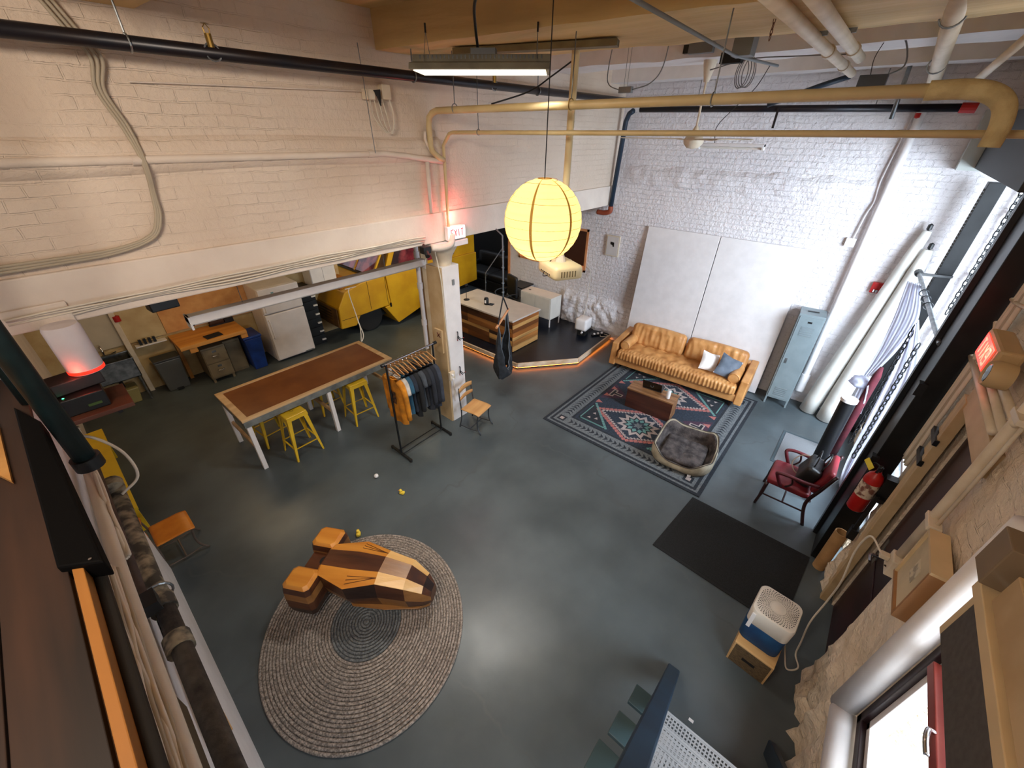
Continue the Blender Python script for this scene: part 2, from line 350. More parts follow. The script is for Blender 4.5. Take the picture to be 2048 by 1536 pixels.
# ================================================================== RUGS
# patterned rug: base slab plus flat woven shapes (own colours) just above it
def build_rug():
    X0, X1, Y0, Y1 = 4.69, 7.85, .54, 3.28; Z = .012
    cols = [mat('rug_charcoal', (38, 44, 52), .95, c2=(26, 30, 38), scale=40, bump=.003, bscale=200), mat('rug_slate', (112, 116, 118), .95, c2=(80, 86, 92), scale=50, bump=.003, bscale=200),
            mat('rug_navy', (44, 54, 68), .95, c2=(30, 38, 50), scale=40, bump=.003, bscale=200), mat('rug_teal', (104, 146, 142), .95, c2=(80, 120, 118), scale=60), mat('rug_coral', (176, 108, 100), .95, c2=(140, 84, 84), scale=60),
            mat('rug_sand', (176, 162, 156), .95, c2=(140, 128, 126), scale=60), mat('rug_maroon', (74, 48, 66), .95, c2=(50, 36, 52), scale=60)]
    b = MB(); b.mi = 0; b.bb((X0, Y0, .001), (X1, Y1, Z))
    lv = [Z]
    # u along Y from the big Y side (photo left) 0..W, v along X from the near edge 0..D
    W = Y1-Y0; D = X1-X0
    def poly(pts, mi, dz=0.0):
        b.mi = mi; n = len(pts); b.add([Vector((X0+v, Y1-u, Z+.0008+dz)) for u, v in pts], [tuple(range(n))])
    def rect(u0, v0, u1, v1, mi, dz=0): poly([(u0, v0), (u1, v0), (u1, v1), (u0, v1)], mi, dz)
    rect(.05, .05, W-.05, D-.05, 1); rect(.085, .085, W-.085, D-.085, 0, .0004); rect(.13, .13, W-.13, D-.13, 1, .0008)
    rect(.36, .36, W-.36, D-.36, 0, .0012); rect(.40, .40, W-.40, D-.40, 2, .0016)
    # feathered arrows in the border
    def arrows(p0, du, dv, n, left):
        for i in range(n):
            cu, cv = p0[0]+du*i, p0[1]+dv*i; a = abs(du)+abs(dv)
            if du: poly([(cu, cv-.07), (cu+a*.95, cv), (cu, cv+.07), (cu+a*.3, cv)], 0, .0012)
            else: poly([(cu-.08, cv), (cu, cv+a*.95), (cu+.08, cv), (cu, cv+a*.4)], 0, .0012)
    arrows((.40, .245), .085, 0, int((W-.8)/.085), 0); arrows((.40, D-.245), .085, 0, int((W-.8)/.085), 0)
    arrows((.245, .40), 0, .075, int((D-.8)/.075), 0); arrows((W-.245, .40), 0, .075, int((D-.8)/.075), 0)
    for cu in (.245, W-.245):
        for cv in (.245, D-.245): rect(cu-.07, cv-.07, cu+.07, cv+.07, 0, .0012); rect(cu-.035, cv-.035, cu+.035, cv+.035, 5, .0016)
    def star(cu, cv, r1, r2, n, mi, dz, sq=1):
        poly([(cu+(r1 if k % 2 == 0 else r2)*math.cos(PI*k/n)*sq, cv+(r1 if k % 2 == 0 else r2)*math.sin(PI*k/n)) for k in range(2*n)], mi, dz)
    def zig(pts, w, mi, dz, step=.05):
        """stepped line between points"""
        for (u0, v0), (u1, v1) in zip(pts[:-1], pts[1:]):
            n = max(2, int(math.hypot(u1-u0, v1-v0)/step/1.2))
            for i in range(n):
                t = (i+.5)/n; cu, cv = u0+(u1-u0)*t, v0+(v1-v0)*t
                poly([(cu-w, cv), (cu, cv-w), (cu+w, cv), (cu, cv+w)], mi, dz); dz += 1e-6
    cu = W/2
    for cv, full in ((.92, 1), (D-.95, 1)):
        zig([(cu-.80, cv), (cu, cv-.50), (cu+.80, cv), (cu, cv+.50), (cu-.80, cv)], .045, 4, .0022, .06)
        zig([(cu-.70, cv), (cu, cv-.42), (cu+.70, cv), (cu, cv+.42), (cu-.70, cv)], .032, 5, .0026, .045)
        zig([(cu-.67, cv), (cu, cv-.40), (cu+.67, cv), (cu, cv+.40), (cu-.67, cv)], .022, 2, .003, .045)
        star(cu, cv, .34, .24, 12, 5, .0034, 1.1); star(cu, cv, .25, .18, 12, 0, .0038, 1.1); star(cu, cv, .21, .15, 12, 3, .0042, 1.1); star(cu, cv, .17, .10, 10, 2, .0046)
        star(cu, cv, .10, .05, 6, 1, .005)
    # corner motifs
    for su in (0, 1):
        for sv in (0, 1):
            f = lambda u, v: (u if not su else W-u, v if not sv else D-v)
            tri = [(.44, .44), (1.0, .44), (.44, 1.05)]; poly([f(*q) for q in tri], 0, .0020)
            zig([f(1.0, .46), f(.46, 1.05)], .03, 3, .0024, .04)
            for k in range(2): poly([f(.46, .46+k*.012), f(.95, .46+k*.012), f(.95, .48+k*.012), f(.46, .48+k*.012)], 3, .0024)
            poly([f(.46, .46), f(.48, .46), f(.48, .95), f(.46, .95)], 3, .0024)
            for a, c in ((.56, .56), (.68, .60), (.58, .72)): poly([f(a, c), f(a+.07, c), f(a+.035, c+.06)], 5, .0026)
        # T shaped motifs half way along the sides
        uu = .55 if not su else W-.55; s = 1 if not su else -1; vv = D/2
        tri = [(uu-s*.13, vv-.32), (uu-s*.13, vv+.32), (uu+s*.3, vv)]; poly(tri, 6, .002)
        for k, mi, dz in ((.0, 5, .0024), (.022, 0, .0028)):
            poly([(uu-s*(.06-k), vv-.13+k), (uu+s*(.03-k), vv-.13+k), (uu+s*(.03-k), vv+.13-k), (uu-s*(.06-k), vv+.13-k)], mi, dz)
            poly([(uu+s*(.0), vv-.045+k), (uu+s*(.17-k), vv-.045+k), (uu+s*(.17-k), vv+.045-k), (uu+s*0, vv+.045-k)], mi, dz+.0001)
        for k in range(4): poly([(uu-s*.12, vv-.5+k*.3), (uu+s*.0, vv-.44+k*.3), (uu-s*.12, vv-.38+k*.3)], 4, .0022)
    o = b.build('patterned_rug', cols)
    return tag(o, 'large navy rug with coral, sand and teal stepped diamonds under the sofa', 'rug')
build_rug()

# oval braided rug
def build_braided():
    c = Vector((.70, 2.53, 0))
    ax = Vector((math.cos(math.radians(62)), math.sin(math.radians(62)), 0)); ay = Vector((-ax.y, ax.x, 0)); A, B = 1.07, .98
    m = mat('braid_wool', (172, 160, 150), .95, c2=(112, 104, 98), scale=60, bump=.01, bscale=110, contrast=(.4, .6))
    mi2 = mat('braid_shaded_wool', (118, 120, 120), .95, c2=(78, 82, 86), scale=60, bump=.01, bscale=110, contrast=(.4, .6)); b = MB(); n = 110; rings = 34  # darker inner rings: the spaceship's shadow put into the wool colour
    for r in range(rings):
        t0 = (r+.5)/rings; pts = []
        for k in range(n):
            a = 2*PI*k/n; pts.append(c + ax*(A*t0*math.cos(a) + .0) + ay*(B*t0*math.sin(a)) + Vector((0, 0, .012)))
        b.mi = 1 if r < 12 else 0; b.tube(pts, .0155, 6, closed=True)
    return tag(b.build('braided_rug', [m, mi2], smooth='all'), 'oval grey braided wool rug under the wooden spaceship', 'rug')
build_braided()
# floor mats
def slab(name, pts, z, m, label, cat): 
    return tag(MB().prism([Vector((q[0], q[1], .001)) for q in pts], (0, 0, z)).build(name, m, bevel=.004), label, cat)
t = thing('door_mat', 'long black floor mat in front of the maroon door', 'mat')
t.location = (0, 0, 0)
q = [gz(*p)[:2] for p in ((1305, 1090), (1385, 995))]; q += [(4.62, -.80), (3.46, -.72)]
MB().prism([Vector((a[0], a[1], .001)) for a in q], (0, 0, .01)).build('rubber_mat', mat('mat_black', (24, 26, 28), .9, c2=(14, 15, 17), scale=60, bump=.003, bscale=150), t)
cx = sum(a[0] for a in q)/4; cy = sum(a[1] for a in q)/4
MB().prism([Vector((cx+(a[0]-cx)*.93, cy+(a[1]-cy)*.9, .0112)) for a in q], (0, 0, .003)).build('mat_pile', mat('mat_pile', (30, 32, 34), 1, c2=(16, 17, 19), scale=120, bump=.004, bscale=180), t)
t = thing('floor_mat', 'small grey bordered mat under the big window beside the red chair', 'mat')
MB().bb((6.2, -.78, .001), (7.2, -.03, .008)).build('border', mat('mat_border', (60, 72, 78), .9), t)
MB().bb((6.25, -.74, .008), (7.15, -.07, .013)).build('mat_pile', mat('mat_grey_pile', (128, 130, 132), 1, c2=(96, 98, 102), scale=150, bump=.004, bscale=200), t)

# ================================================================== SOFA
L_ = mat('tan_leather', (202, 148, 90), .42, c2=(176, 120, 66), scale=5, bump=.004, bscale=60)
def cushion(mb, c, sx, sy, sz, seed, wr=.012, dirs=(0, 1), e=.3):
    """leather cushion with creases"""
    nu, nv = 22, 44; vs = []; fs = []
    f = lambda t: math.copysign(abs(t)**e, t)
    for i in range(nu+1):
        a = -PI/2+PI*i/nu
        for k in range(nv):
            g = 2*PI*k/nv
            p = Vector((f(math.cos(a))*f(math.cos(g))*sx/2, f(math.cos(a))*f(math.sin(g))*sy/2, f(math.sin(a))*sz/2))
            vs.append(p)
    for i in range(nu):
        for k in range(nv): fs.append((i*nv+k, i*nv+(k+1) % nv, (i+1)*nv+(k+1) % nv, (i+1)*nv+k))
    mb.add([Vector(c)+p for p in vs], fs)
def soft_block(mb, c, sx, sy, sz, fn, n=(16, 40, 8), R=None, rad=.06):
    """box with rounded edges subdivided; fn(p)->offset vector"""
    c = Vector(c); h = Vector((sx/2, sy/2, sz/2)); faces = []
    def rp(p):
        q = Vector([max(-h[i]+rad, min(h[i]-rad, p[i])) for i in range(3)]); d = p-q
        if d.length > 1e-6: p = q + d.normalized()*rad
        o = fn(p); p = p+o
        if R is not None: p = R @ p
        return c+p
    for ax in range(3):
        i, j = (ax+1) % 3, (ax+2) % 3
        for sgn in (-1, 1):
            def g(u, v):
                p = Vector((0, 0, 0)); p[ax] = sgn*h[ax]; p[i] = -h[i]+2*h[i]*u; p[j] = -h[j]+2*h[j]*v; return rp(p)
            mb.grid(g, n[i], n[j])
def make_sofa():
    # front faces -X; length along Y
    t = thing('sofa', 'tan leather three seat sofa in front of the white wall panels', 'sofa', (7.62, 2.06, 0), math.radians(3.2))
    Lh = 1.31
    def nofn(p): return Vector((0, 0, 0))
    b = MB(); b.bb((-.42, -Lh+.1, .14), (.42, Lh-.1, .30)); b.build('base_frame', L_, t, bevel=.02)
    b = MB(); b.bb((.30, -Lh+.1, .28), (.44, Lh-.1, .66)); b.build('back_frame', L_, t, bevel=.03)
    for s in (-1, 1):
        b = MB(); b.prism([(-.46, s*Lh, .12), (.44, s*Lh, .12), (.44, s*Lh, .68), (-.40, s*Lh, .60)], (0, -s*.13, 0)); b.build('arm', L_, t, bevel=.02, bseg=3)
    # seat pad with pulled tufts and front pleats
    b = MB()
    def seatfn(p):
        d = 0
        if p.z > 0.02:
            for yy in [-.99+.22*k for k in range(10)]:
                for xx in (-.12, .14): d -= .022*math.exp(-((p.y-yy)**2+(p.x-xx)**2)/.0035)
            d += .010*noise.noise(Vector((p.x*9, p.y*9, 1)))-.006*abs(math.sin(p.y*PI/.22+1.57))**.5*0
            d += .02*(1-(p.y/1.2)**2)
        pl = 0
        if p.x < -.25: pl = .012*math.sin(p.y*95+2*noise.noise(Vector((p.y*5, p.z*4, 0))))*(1 if abs(p.y) < 1.12 else 0)
        if p.z > .03 and p.x < -.2: d += pl*.5*math.exp(-((p.x+.33)/.1)**2)
        return Vector((pl, 0, d))
    soft_block(b, (-.09, 0, .385), .80, 2.30, .20, seatfn, (24, 150, 8), rad=.06)
    b.build('seat_cushion', L_, t, smooth='all', weld=True)
    for k, s in enumerate((-1, 1)):
        def bf(p, s=s, k=k):
            w = .014*noise.noise(Vector((p.y*14+k*7, p.z*3, 2)))*1.6 + .012*noise.noise(Vector((p.y*5, p.z*9, 5+k)))
            return Vector((-w if p.x < 0 else 0, 0, .02*math.sin((p.y/1.1+.5)*PI)*(1 if p.z > 0 else 0)))
        b = MB(); soft_block(b, (.20, s*.575, .67), .20, 1.12, .44, bf, (8, 60, 26), R=Matrix.Rotation(math.radians(13), 3, 'Y'), rad=.09)
        b.build('back_cushion', L_, t, smooth='all', weld=True)
    for s in (-1, 1):
        b = MB(); b.tube([(-.36, s*1.05, .57), (-.35, s*1.05, .57), (.10, s*1.05, .57), (.11, s*1.05, .57)], [.085, .10, .10, .085], 22)
        o = b.build('bolster', L_, t, smooth=True, bevel=.01)
        MB().tube([(-.357+.0, s*1.05+.088*math.cos(a), .57+.088*math.sin(a)) for a in [2*PI*i/24 for i in range(24)]], .005, 6, closed=True).build('piping', mat('leather_piping', (150, 92, 40), .5), o)
    for x in (-.34, .34):
        for y in (-1.12, 1.12): MB().tube([(x, y, .14), (x, y, 0)], [.026, .018], 10).build('leg', mat('dark_walnut', (48, 30, 22), .4), t)
    return t
make_sofa()
def throw(name, label, m, m2, c, sz, rot):
    t = thing(name, label, 'cushion', c); R = Matrix(rot).to_3x3() if not isinstance(rot, Matrix) else rot
    n = 16
    def side(sg):
        def fn(u, v):
            x, y = 2*u-1, 2*v-1; e = max(0, 1-abs(x)**3)*max(0, 1-abs(y)**3); k = 1-.10*(1-abs(x))*abs(y)**2; k2 = 1-.10*(1-abs(y))*abs(x)**2
            return R @ Vector((x*sz/2*k2, y*sz/2*k, sg*(.075*e**.6 + .004*noise.noise(Vector((x*4, y*4, sg))))))
        return fn
    MB().grid(side(1), n, n).build('front_cover', m, t, smooth='all'); MB().grid(side(-1), n, n).build('back_cover', m2, t, smooth='all')
wf = mat('white_linen', (226, 218, 212), .9, c2=(205, 196, 190), scale=8, bump=.002); gf = mat('grey_velvet', (96, 104, 116), .8, c2=(70, 78, 90), scale=6)
def rotm(rx, ry, rz): return Matrix.Rotation(math.radians(rz), 3, 'Z') @ Matrix.Rotation(math.radians(ry), 3, 'Y') @ Matrix.Rotation(math.radians(rx), 3, 'X')
throw('throw_pillow', 'small white square cushion leaning on the sofa back', wf, wf, (7.50, 1.50, .66), .36, rotm(35, -55, 10))
throw('throw_pillow', 'blue grey velvet cushion with pale back next to the bolster', gf, wf, (7.50, 1.16, .665), .42, rotm(40, -50, -5))

# wall panels behind the sofa
def panel(y0, y1, lab):
    tag(MB().prism([(8.10, y0, 0.02), (8.10, y1, .02), (8.34, y1, 2.72), (8.34, y0, 2.72)], (.025, 0, 0)).build('wall_panel', m_white, bevel=.003), lab, 'panel', 'white panels leaning behind the sofa')
panel(2.12, 3.52, 'tall white panel leaning on the far wall behind the left of the sofa')
panel(.66, 2.105, 'tall white panel leaning on the far wall beside the grey locker')

# locker
t = thing('metal_locker', 'tall narrow grey metal locker beside the sofa at the far wall', 'locker', (8.14, .30, 0), math.radians(6)); lk_ = mat('locker_grey', (122, 134, 138), .45, c2=(114, 126, 130))
MB().bb((-.20, -.185, .14), (.20, .185, 1.80)).build('body', lk_, t, bevel=.004); d_ = MB().bb((-.212, -.165, .17), (-.198, .165, 1.76)).build('door', lk_, t, bevel=.003)
for z0 in (.24, 1.44):
    for k in range(5): MB().bar((-.216, -.09, z0+.035*k), (-.216, .09, z0+.035*k), .012, .012).build('louvre', mat('louvre_grey', (120, 130, 134), .5), d_)
MB().bb((-.22, .09, .88), (-.212, .125, .98)).build('latch', m_steel, d_, bevel=.002); MB().bb((-.216, -.03, 1.66), (-.211, .03, 1.69)).build('number_plate', m_black, d_)
for x in (-.18, .18):
    for y in (-.17, .17): MB().bb((x-.014, y-.014, 0), (x+.014, y+.014, .14)).build('leg', lk_, t)
tag(MB().box((8.12, .30, 1.808), (.03, .16, .014), rz=.2).build('pen', m_black), 'black marker lying on top of the grey locker', 'pen')
# ================================================================== CRATE TABLE
cr = wood_mat('crate_wood', (150, 108, 70), (100, 64, 38), 1); crd = wood_mat('crate_dark', (86, 46, 30), (52, 26, 20), 1)
t = thing('crate_table', 'low reclaimed wooden box table on the patterned rug', 'table', (6.20, 1.98, .012), math.radians(3))
b = MB()
for k in range(4): b.bb((-.17+.085*k+.002, -.42, .37), (-.17+.085*(k+1)-.002, .42, .40))
b.build('top', cr, t, bevel=.003)
b = MB(); b.bb((-.165, -.41, .0), (-.145, .41, .37)); b.bb((.145, -.41, .0), (.165, .41, .37)); b.build('side_board', crd, t, bevel=.002)
for s in (-1, 1): MB().bb((-.16, s*.41, 0), (.16, s*.39, .37)).build('end_board', cr, t, bevel=.002)
# laptop, open, lying back
t = thing('laptop', 'dark laptop folded open on the crate table', 'laptop', (6.24, 2.02, .414), math.radians(-84))
MB().bb((-.17, -.02, 0), (.17, .22-.0, .014)).build('base', mat('laptop_grey', (60, 62, 66), .4, .5), t, bevel=.004)
s = MB(); s.prism([(-.17, -.02, .014), (.17, -.02, .014), (.17, -.10, .20), (-.17, -.10, .20)], (0, .006, .002)); s = s.build('screen', mat('laptop_black', (10, 12, 14), .25), t)
MB().tube([(.025*math.cos(a)-.0, -.0632+.012*math.sin(a)*-.4, .108+.028*math.sin(a)) for a in [2*PI*i/14 for i in range(14)]], .002, 5, closed=True).build('emblem', m_grey, s)
t = thing('tumbler', 'pale slim drinking can on the crate table beside the laptop', 'can', (6.16, 1.70, .414))
MB().lathe([(.031, 0), (.035, .01), (.035, .15), (.030, .165)], n=20).build('can_body', m_whitem, t, smooth=True); MB().lathe([(.030, .165), (.026, .168), (0, .166)], n=20).build('lid', mat('can_lid', (190, 190, 190), .4, .5), t)

# ================================================================== DOG BED
def dog_bed():
    t = thing('dog_bed', 'square plush pet bed with grey brown lining on the rug corner', 'pet bed', (5.38, 1.04, .014), math.radians(6))
    mo = mat('bed_canvas', (168, 158, 138), .9, c2=(130, 120, 100), scale=6, bump=.004, bscale=90); mi_ = mat('bed_fur', (84, 76, 74), 1, c2=(40, 35, 35), scale=9, bump=.012, bscale=50)
    n = 72; W = .44
    def sq(a, r, e=.55): return (r*math.copysign(abs(math.cos(a))**e, math.cos(a)), r*math.copysign(abs(math.sin(a))**e, math.sin(a)))
    def ringz(a, base): return base*(1+.18*math.cos(4*a+PI)+.30*max(0, math.cos(a)) + (.0 if math.cos(a) > 0 else -.28*abs(math.cos(a))**2))
    def mk(prof, name, m, wob):
        vs = []; 
        for r, z, k in prof:
            row = []
            for i in range(n):
                a = 2*PI*i/n; x, y = sq(a, r); zz = z + k*(ringz(a, .24)-.24) + wob*noise.noise(Vector((x*9, y*9, z*9))); row.append(Vector((x, y, max(0, zz))))
            vs.append(row)
        return (MB().loft(vs, caps=False)).build(name, m, t, smooth='all')
    mk([(.01, .002, 0), (W*.84, 0, 0), (W*.95, .02, 0), (W*1.02, .09, .3), (W*1.03, .17, .8), (W*1.0, .235, 1), (W*.97, .25, 1), (W*.93, .235, 1)], 'outer_cover', mo, .015)
    mk([(W*.94, .235, 1), (W*.88, .215, 1), (W*.84, .13, .5), (W*.80, .07, 0), (W*.72, .055, 0), (.01, .05, 0)], 'inner_lining', mi_, .02)
    b = MB()
    def cf(p): return Vector((0, 0, (-.02*math.exp(-(p.y/.03)**2) if p.z > 0 else 0)+.012*noise.noise(p*12)))
    soft_block(b, (0, 0, .085), .62, .62, .09, cf, (18, 18, 4), rad=.04); b.build('cushion', mi_, t, smooth='all', weld=True)
    rim = [Vector((*sq(2*PI*i/n, W*.985), .252+(ringz(2*PI*i/n, .24)-.24))) for i in range(n)]
    MB().tube(rim, .007, 6, closed=True).build('piping', mat('bed_piping', (70, 62, 56), .9), t, smooth='all')
    MB().box((-.44, -.20, .03), (.004, .05, .04), rz=.3).build('care_tag', m_white, t)
dog_bed()

# ================================================================== WORK TABLE
def work_table():
    zt = .92; c = [gz(428, 790, zt), gz(715, 683, zt), gz(776, 712, zt), gz(490, 848, zt)]
    x0, x1, y0, y1 = .88, 3.32, 5.62, 6.66
    t = thing('work_table', 'long counter height table with brown top and pale wooden rim', 'table', ((x0+x1)/2, (y0+y1)/2, 0), math.radians(1))
    hx, hy = (x1-x0)/2, (y1-y0)/2
    MB().bb((-hx+.09, -hy+.07, zt-.03), (hx-.09, hy-.07, zt-.006)).build('tabletop', mat('brown_linoleum', (120, 70, 36), .26, c2=(104, 58, 30), scale=3), t)
    b = MB(); ed = wood_mat('pale_rim', (206, 172, 130), (180, 144, 104), 0)
    b.bb((-hx, -hy, zt-.03), (hx, -hy+.07, zt)); b.bb((-hx, hy-.07, zt-.03), (hx, hy, zt)); b.bb((-hx, -hy+.07, zt-.03), (-hx+.09, hy-.07, zt)); b.bb((hx-.09, -hy+.07, zt-.03), (hx, hy-.07, zt))
    b.build('rim', ed, t, bevel=.002)
    b = MB(); b.bb((-hx+.01, -hy+.005, zt-.13), (hx-.01, -hy+.025, zt-.03)); b.bb((-hx+.01, hy-.025, zt-.13), (hx-.01, hy-.005, zt-.03)); b.bb((-hx+.01, -hy+.02, zt-.13), (-hx+.03, hy-.02, zt-.03)); b.bb((hx-.03, -hy+.02, zt-.13), (hx-.01, hy-.02, zt-.03))
    b.build('apron', mat('zinc_apron', (120, 124, 122), .55, c2=(84, 88, 88), scale=7), t, bevel=.002)
    for x in (-hx+.06, .02, hx-.06):
        for y in (-hy+.05, hy-.05): MB().bb((x-.03, y-.03, 0), (x+.03, y+.03, zt-.1)).build('leg', m_white, t, bevel=.003)
        MB().bb((x-.018, -hy+.08, .36), (x+.018, hy-.08, .42)).build('stretcher', ed, t, bevel=.003)
work_table()

# ================================================================== STOOLS
ym = mat('stool_yellow', (214, 178, 44), .35, c2=(196, 158, 34), scale=4)
def make_stool(label):
    t = thing('metal_stool', label, 'stool', group=None); h = .76
    b = MB(); n = 8
    soft_block(b, (0, 0, h-.012), .31, .31, .03, lambda p: Vector((0, 0, -.008*math.exp(-(p.x**2+p.y**2)/.008) if p.z > 0 else 0)), (16, 16, 2), rad=.014); b.build('seat', ym, t, smooth='all', weld=True)
    MB().tube([(.022*math.cos(a), .022*math.sin(a), h-.001) for a in [2*PI*i/14 for i in range(14)]], .0025, 5, closed=True).build('hand_hole_rim', mat('stool_dark', (120, 96, 20), .5), t)
    b = MB()
    b.prism([(-.155, -.155, h-.02), (.155, -.155, h-.02), (.16, -.16, h-.07), (-.16, -.16, h-.07)], (0, .004, 0)); b.prism([(-.155, .155, h-.02), (.155, .155, h-.02), (.16, .16, h-.07), (-.16, .16, h-.07)], (0, -.004, 0))
    b.prism([(-.155, -.155, h-.02), (-.155, .155, h-.02), (-.16, .16, h-.07), (-.16, -.16, h-.07)], (.004, 0, 0)); b.prism([(.155, -.155, h-.02), (.155, .155, h-.02), (.16, .16, h-.07), (.16, -.16, h-.07)], (-.004, 0, 0)); b.build('skirt', ym, t)
    for sx in (-1, 1):
        for sy in (-1, 1):
            T = Vector((sx*.15, sy*.15, h-.05)); B = Vector((sx*.215, sy*.215, 0)); w0, w1 = .062, .026; th = .004
            b = MB()
            for ax in (0, 1):
                def q(P, w):
                    a = P.copy(); c = P.copy(); c[ax] -= (sx if ax == 0 else sy)*w; return a, c
                a0, c0 = q(T, w0); a1, c1 = q(B, w1); e = Vector((0, 0, 0)); e[1-ax] = -(sy if ax == 0 else sx)*th
                b.prism([a0, c0, c1, a1], e)
            b.build('leg', ym, t, bevel=.0015)
    for z, k in ((.22, .187),):
        for s in (-1, 1):
            MB().bar((-k, s*k, z), (k, s*k, z), .022, .006).build('cross_brace', ym, t); MB().bar((s*k, -k, z+.012), (s*k, k, z+.012), .022, .006).build('cross_brace', ym, t)
    return t
st0 = make_stool('yellow metal stool standing out from the work table, nearest the floor centre left')
spots = [(1.52, 5.62, .04, 'yellow metal stool half under the work table, near its left front'), (2.60, 5.72, -.05, 'yellow metal stool under the work table, near its right front beside the clothes rack'),
         (1.33, 6.28, .1, 'yellow metal stool pushed far under the left half of the work table'), (2.36, 6.42, .0, 'yellow metal stool pushed far under the work table beside its middle leg')]
for i, (x, y, rz, lab) in enumerate(spots):
    o = st0 if i == 0 else copy_tree(st0); o.location = (x, y, 0); o.rotation_euler.z = rz; o['label'] = lab; o['group'] = 'yellow stools at the work table'

# ================================================================== CLOTHES RACK
def clothes_rack():
    A = Vector((2.47, 4.37, 0)); B = Vector((3.30, 4.40, 0)); h = 1.62
    t = thing('clothes_rack', 'black metal clothes rail with T feet beside the column', 'clothes rack', ((A+B)/2))
    for P in (A, B):
        MB().cyl(P+Vector((0, 0, .03)), P+Vector((0, 0, h)), .015, 12).build('post', m_black, t, world=True)
        MB().bar(P+Vector((0, -.24, .03)), P+Vector((0, .24, .03)), .035, .03).build('foot', m_black, t, world=True, bevel=.004)
        for s in (-.24, .24): MB().cyl(P+Vector((0, s, 0)), P+Vector((0, s, .045)), .022, 10).build('rubber_cap', m_cabblk, t, world=True)
    for s in (-.06, .06): MB().cyl(A+Vector((0, s, .06)), B+Vector((0, s, .06)), .008, 8).build('lower_bar', m_black, t, world=True)
    MB().cyl(A+Vector((-.05, 0, h)), B+Vector((.05, 0, h)), .014, 12).build('top_bar', m_chrome, t, world=True)
    for P, s in ((A, -1), (B, 1)): MB().cyl(P+Vector((s*.02, 0, h)), P+Vector((s*.07, 0, h)), .024, 12).build('end_cap', m_black, t, world=True)
    hw = wood_mat('hanger_wood', (196, 150, 100), (170, 122, 76), 1)
    def shirt(x, m, lab, slv=.62, print_=False, ln=.72):
        t = thing('hanging_shirt', lab, 'shirt', (x, 4.385, h-.20), group='shirts on the clothes rail'); ang = random.uniform(-.08, .08)
        # body + sleeves as thick cloth: outline front view in YZ
        n = 28; secs = []
        b = MB()
        def body(u, v):   # v down
            a = 2*PI*u; wv = .19+.03*v; y = wv*math.copysign(abs(math.cos(a))**.7, math.cos(a)); x0 = (.025+.022*v)*math.sin(a) + .012*math.sin(y*40+3*v+x*50)*v
            z = -.045-(abs(y)/.2)*.06*(1-v) - ln*v; 
            return Vector((x0, y, z))
        b.grid(body, n, 12); b.build('body', m, t, smooth='all')
        for s in (-1, 1):
            pts = [Vector((0, s*.13, -.075)), Vector((.0, s*.20, -.12)), Vector((.012, s*.235, -.30)), Vector((.02, s*.245, -.12-slv*.9))]
            if slv < .3: pts = pts[:2]+[Vector((0, s*.25, -.27))]
            bb = MB(); pp = bez(pts, 5); bb.tube(pp, [.05-.018*i/len(pp) for i in range(len(pp))], 10); bb.build('sleeve', m, t, smooth='all')
        MB().tube([(.03*math.sin(a), .065*math.cos(a), -.055-.02*max(0, math.sin(a))) for a in [2*PI*i/18 for i in range(18)]], .009, 6, closed=True).build('collar', m, t, smooth='all')
        if print_:
            d = mat('shirt_print', (110, 66, 26), .9, c2=(40, 28, 24), scale=26, contrast=(.45, .55))
            MB().grid(lambda u, v: Vector((-.034-.022*(.25+.3*v)+ -.004, -.07+.14*u, -.25-.20*v)), 4, 6).build('chest_print', d, t)
    def hanger(x, lab):
        t = thing('coat_hanger', lab, 'hanger', (x, 4.385, h), group='wooden hangers on the rail')
        MB().tube(bez([(0, 0, .018), (0, .016, .010), (0, .018, -.012), (0, 0, -.05), (0, 0, -.09)], 4), .0022, 5).build('hook', m_chrome, t)
        for s in (-1, 1): MB().bar((0, 0, -.085), (0, s*.20, -.15), .013, .022).build('arm', hw, t, bevel=.003)
        MB().bar((0, -.19, -.155), (0, .19, -.155), .008, .010).build('trouser_bar', hw, t)
    cols = [((216, 136, 26), 'mustard long sleeved shirt with dark chest print, front of the rail', .62, True), ((204, 196, 186), 'off white shirt hanging just behind the mustard shirt', .25, False), ((40, 86, 112), 'teal blue t-shirt third from the front of the rail', .25, False),
            ((30, 38, 52), 'dark navy t-shirt fourth from the front of the rail', .25, False), ((22, 24, 28), 'black shirt in the middle of the rail', .6, False), ((70, 76, 84), 'grey t-shirt behind the middle black shirt', .25, False),
            ((26, 28, 34), 'black t-shirt with short sleeves near the rear third of the rail', .25, False), ((38, 42, 52), 'charcoal shirt near the rear of the rail', .6, False), ((24, 26, 36), 'black long sleeved top second from the column', .6, False), ((60, 66, 80), 'slate blue top last on the rail, nearest the column', .6, False)]
    for i, (c, lab, sl, pr) in enumerate(cols):
        x = 2.55+.066*i + (.03 if i > 4 else 0)
        mm = mat('cloth_%d' % i, c, .9, c2=tuple(v*.75 for v in c), scale=7, bump=.004, bscale=25)
        shirt(x, mm, lab, sl, pr, .72 if i in (0, 4, 7, 8, 9) else .60)
        hanger(x, 'pale wooden coat hanger ' + ('inside the ' + lab.split(' on ')[0].split(' with ')[0].split(' hanging')[0].split(' second')[0].split(' third')[0].split(' fourth')[0].split(' last')[0].split(' behind')[0].split(' near')[0].split(' in the')[0]))
clothes_rack()

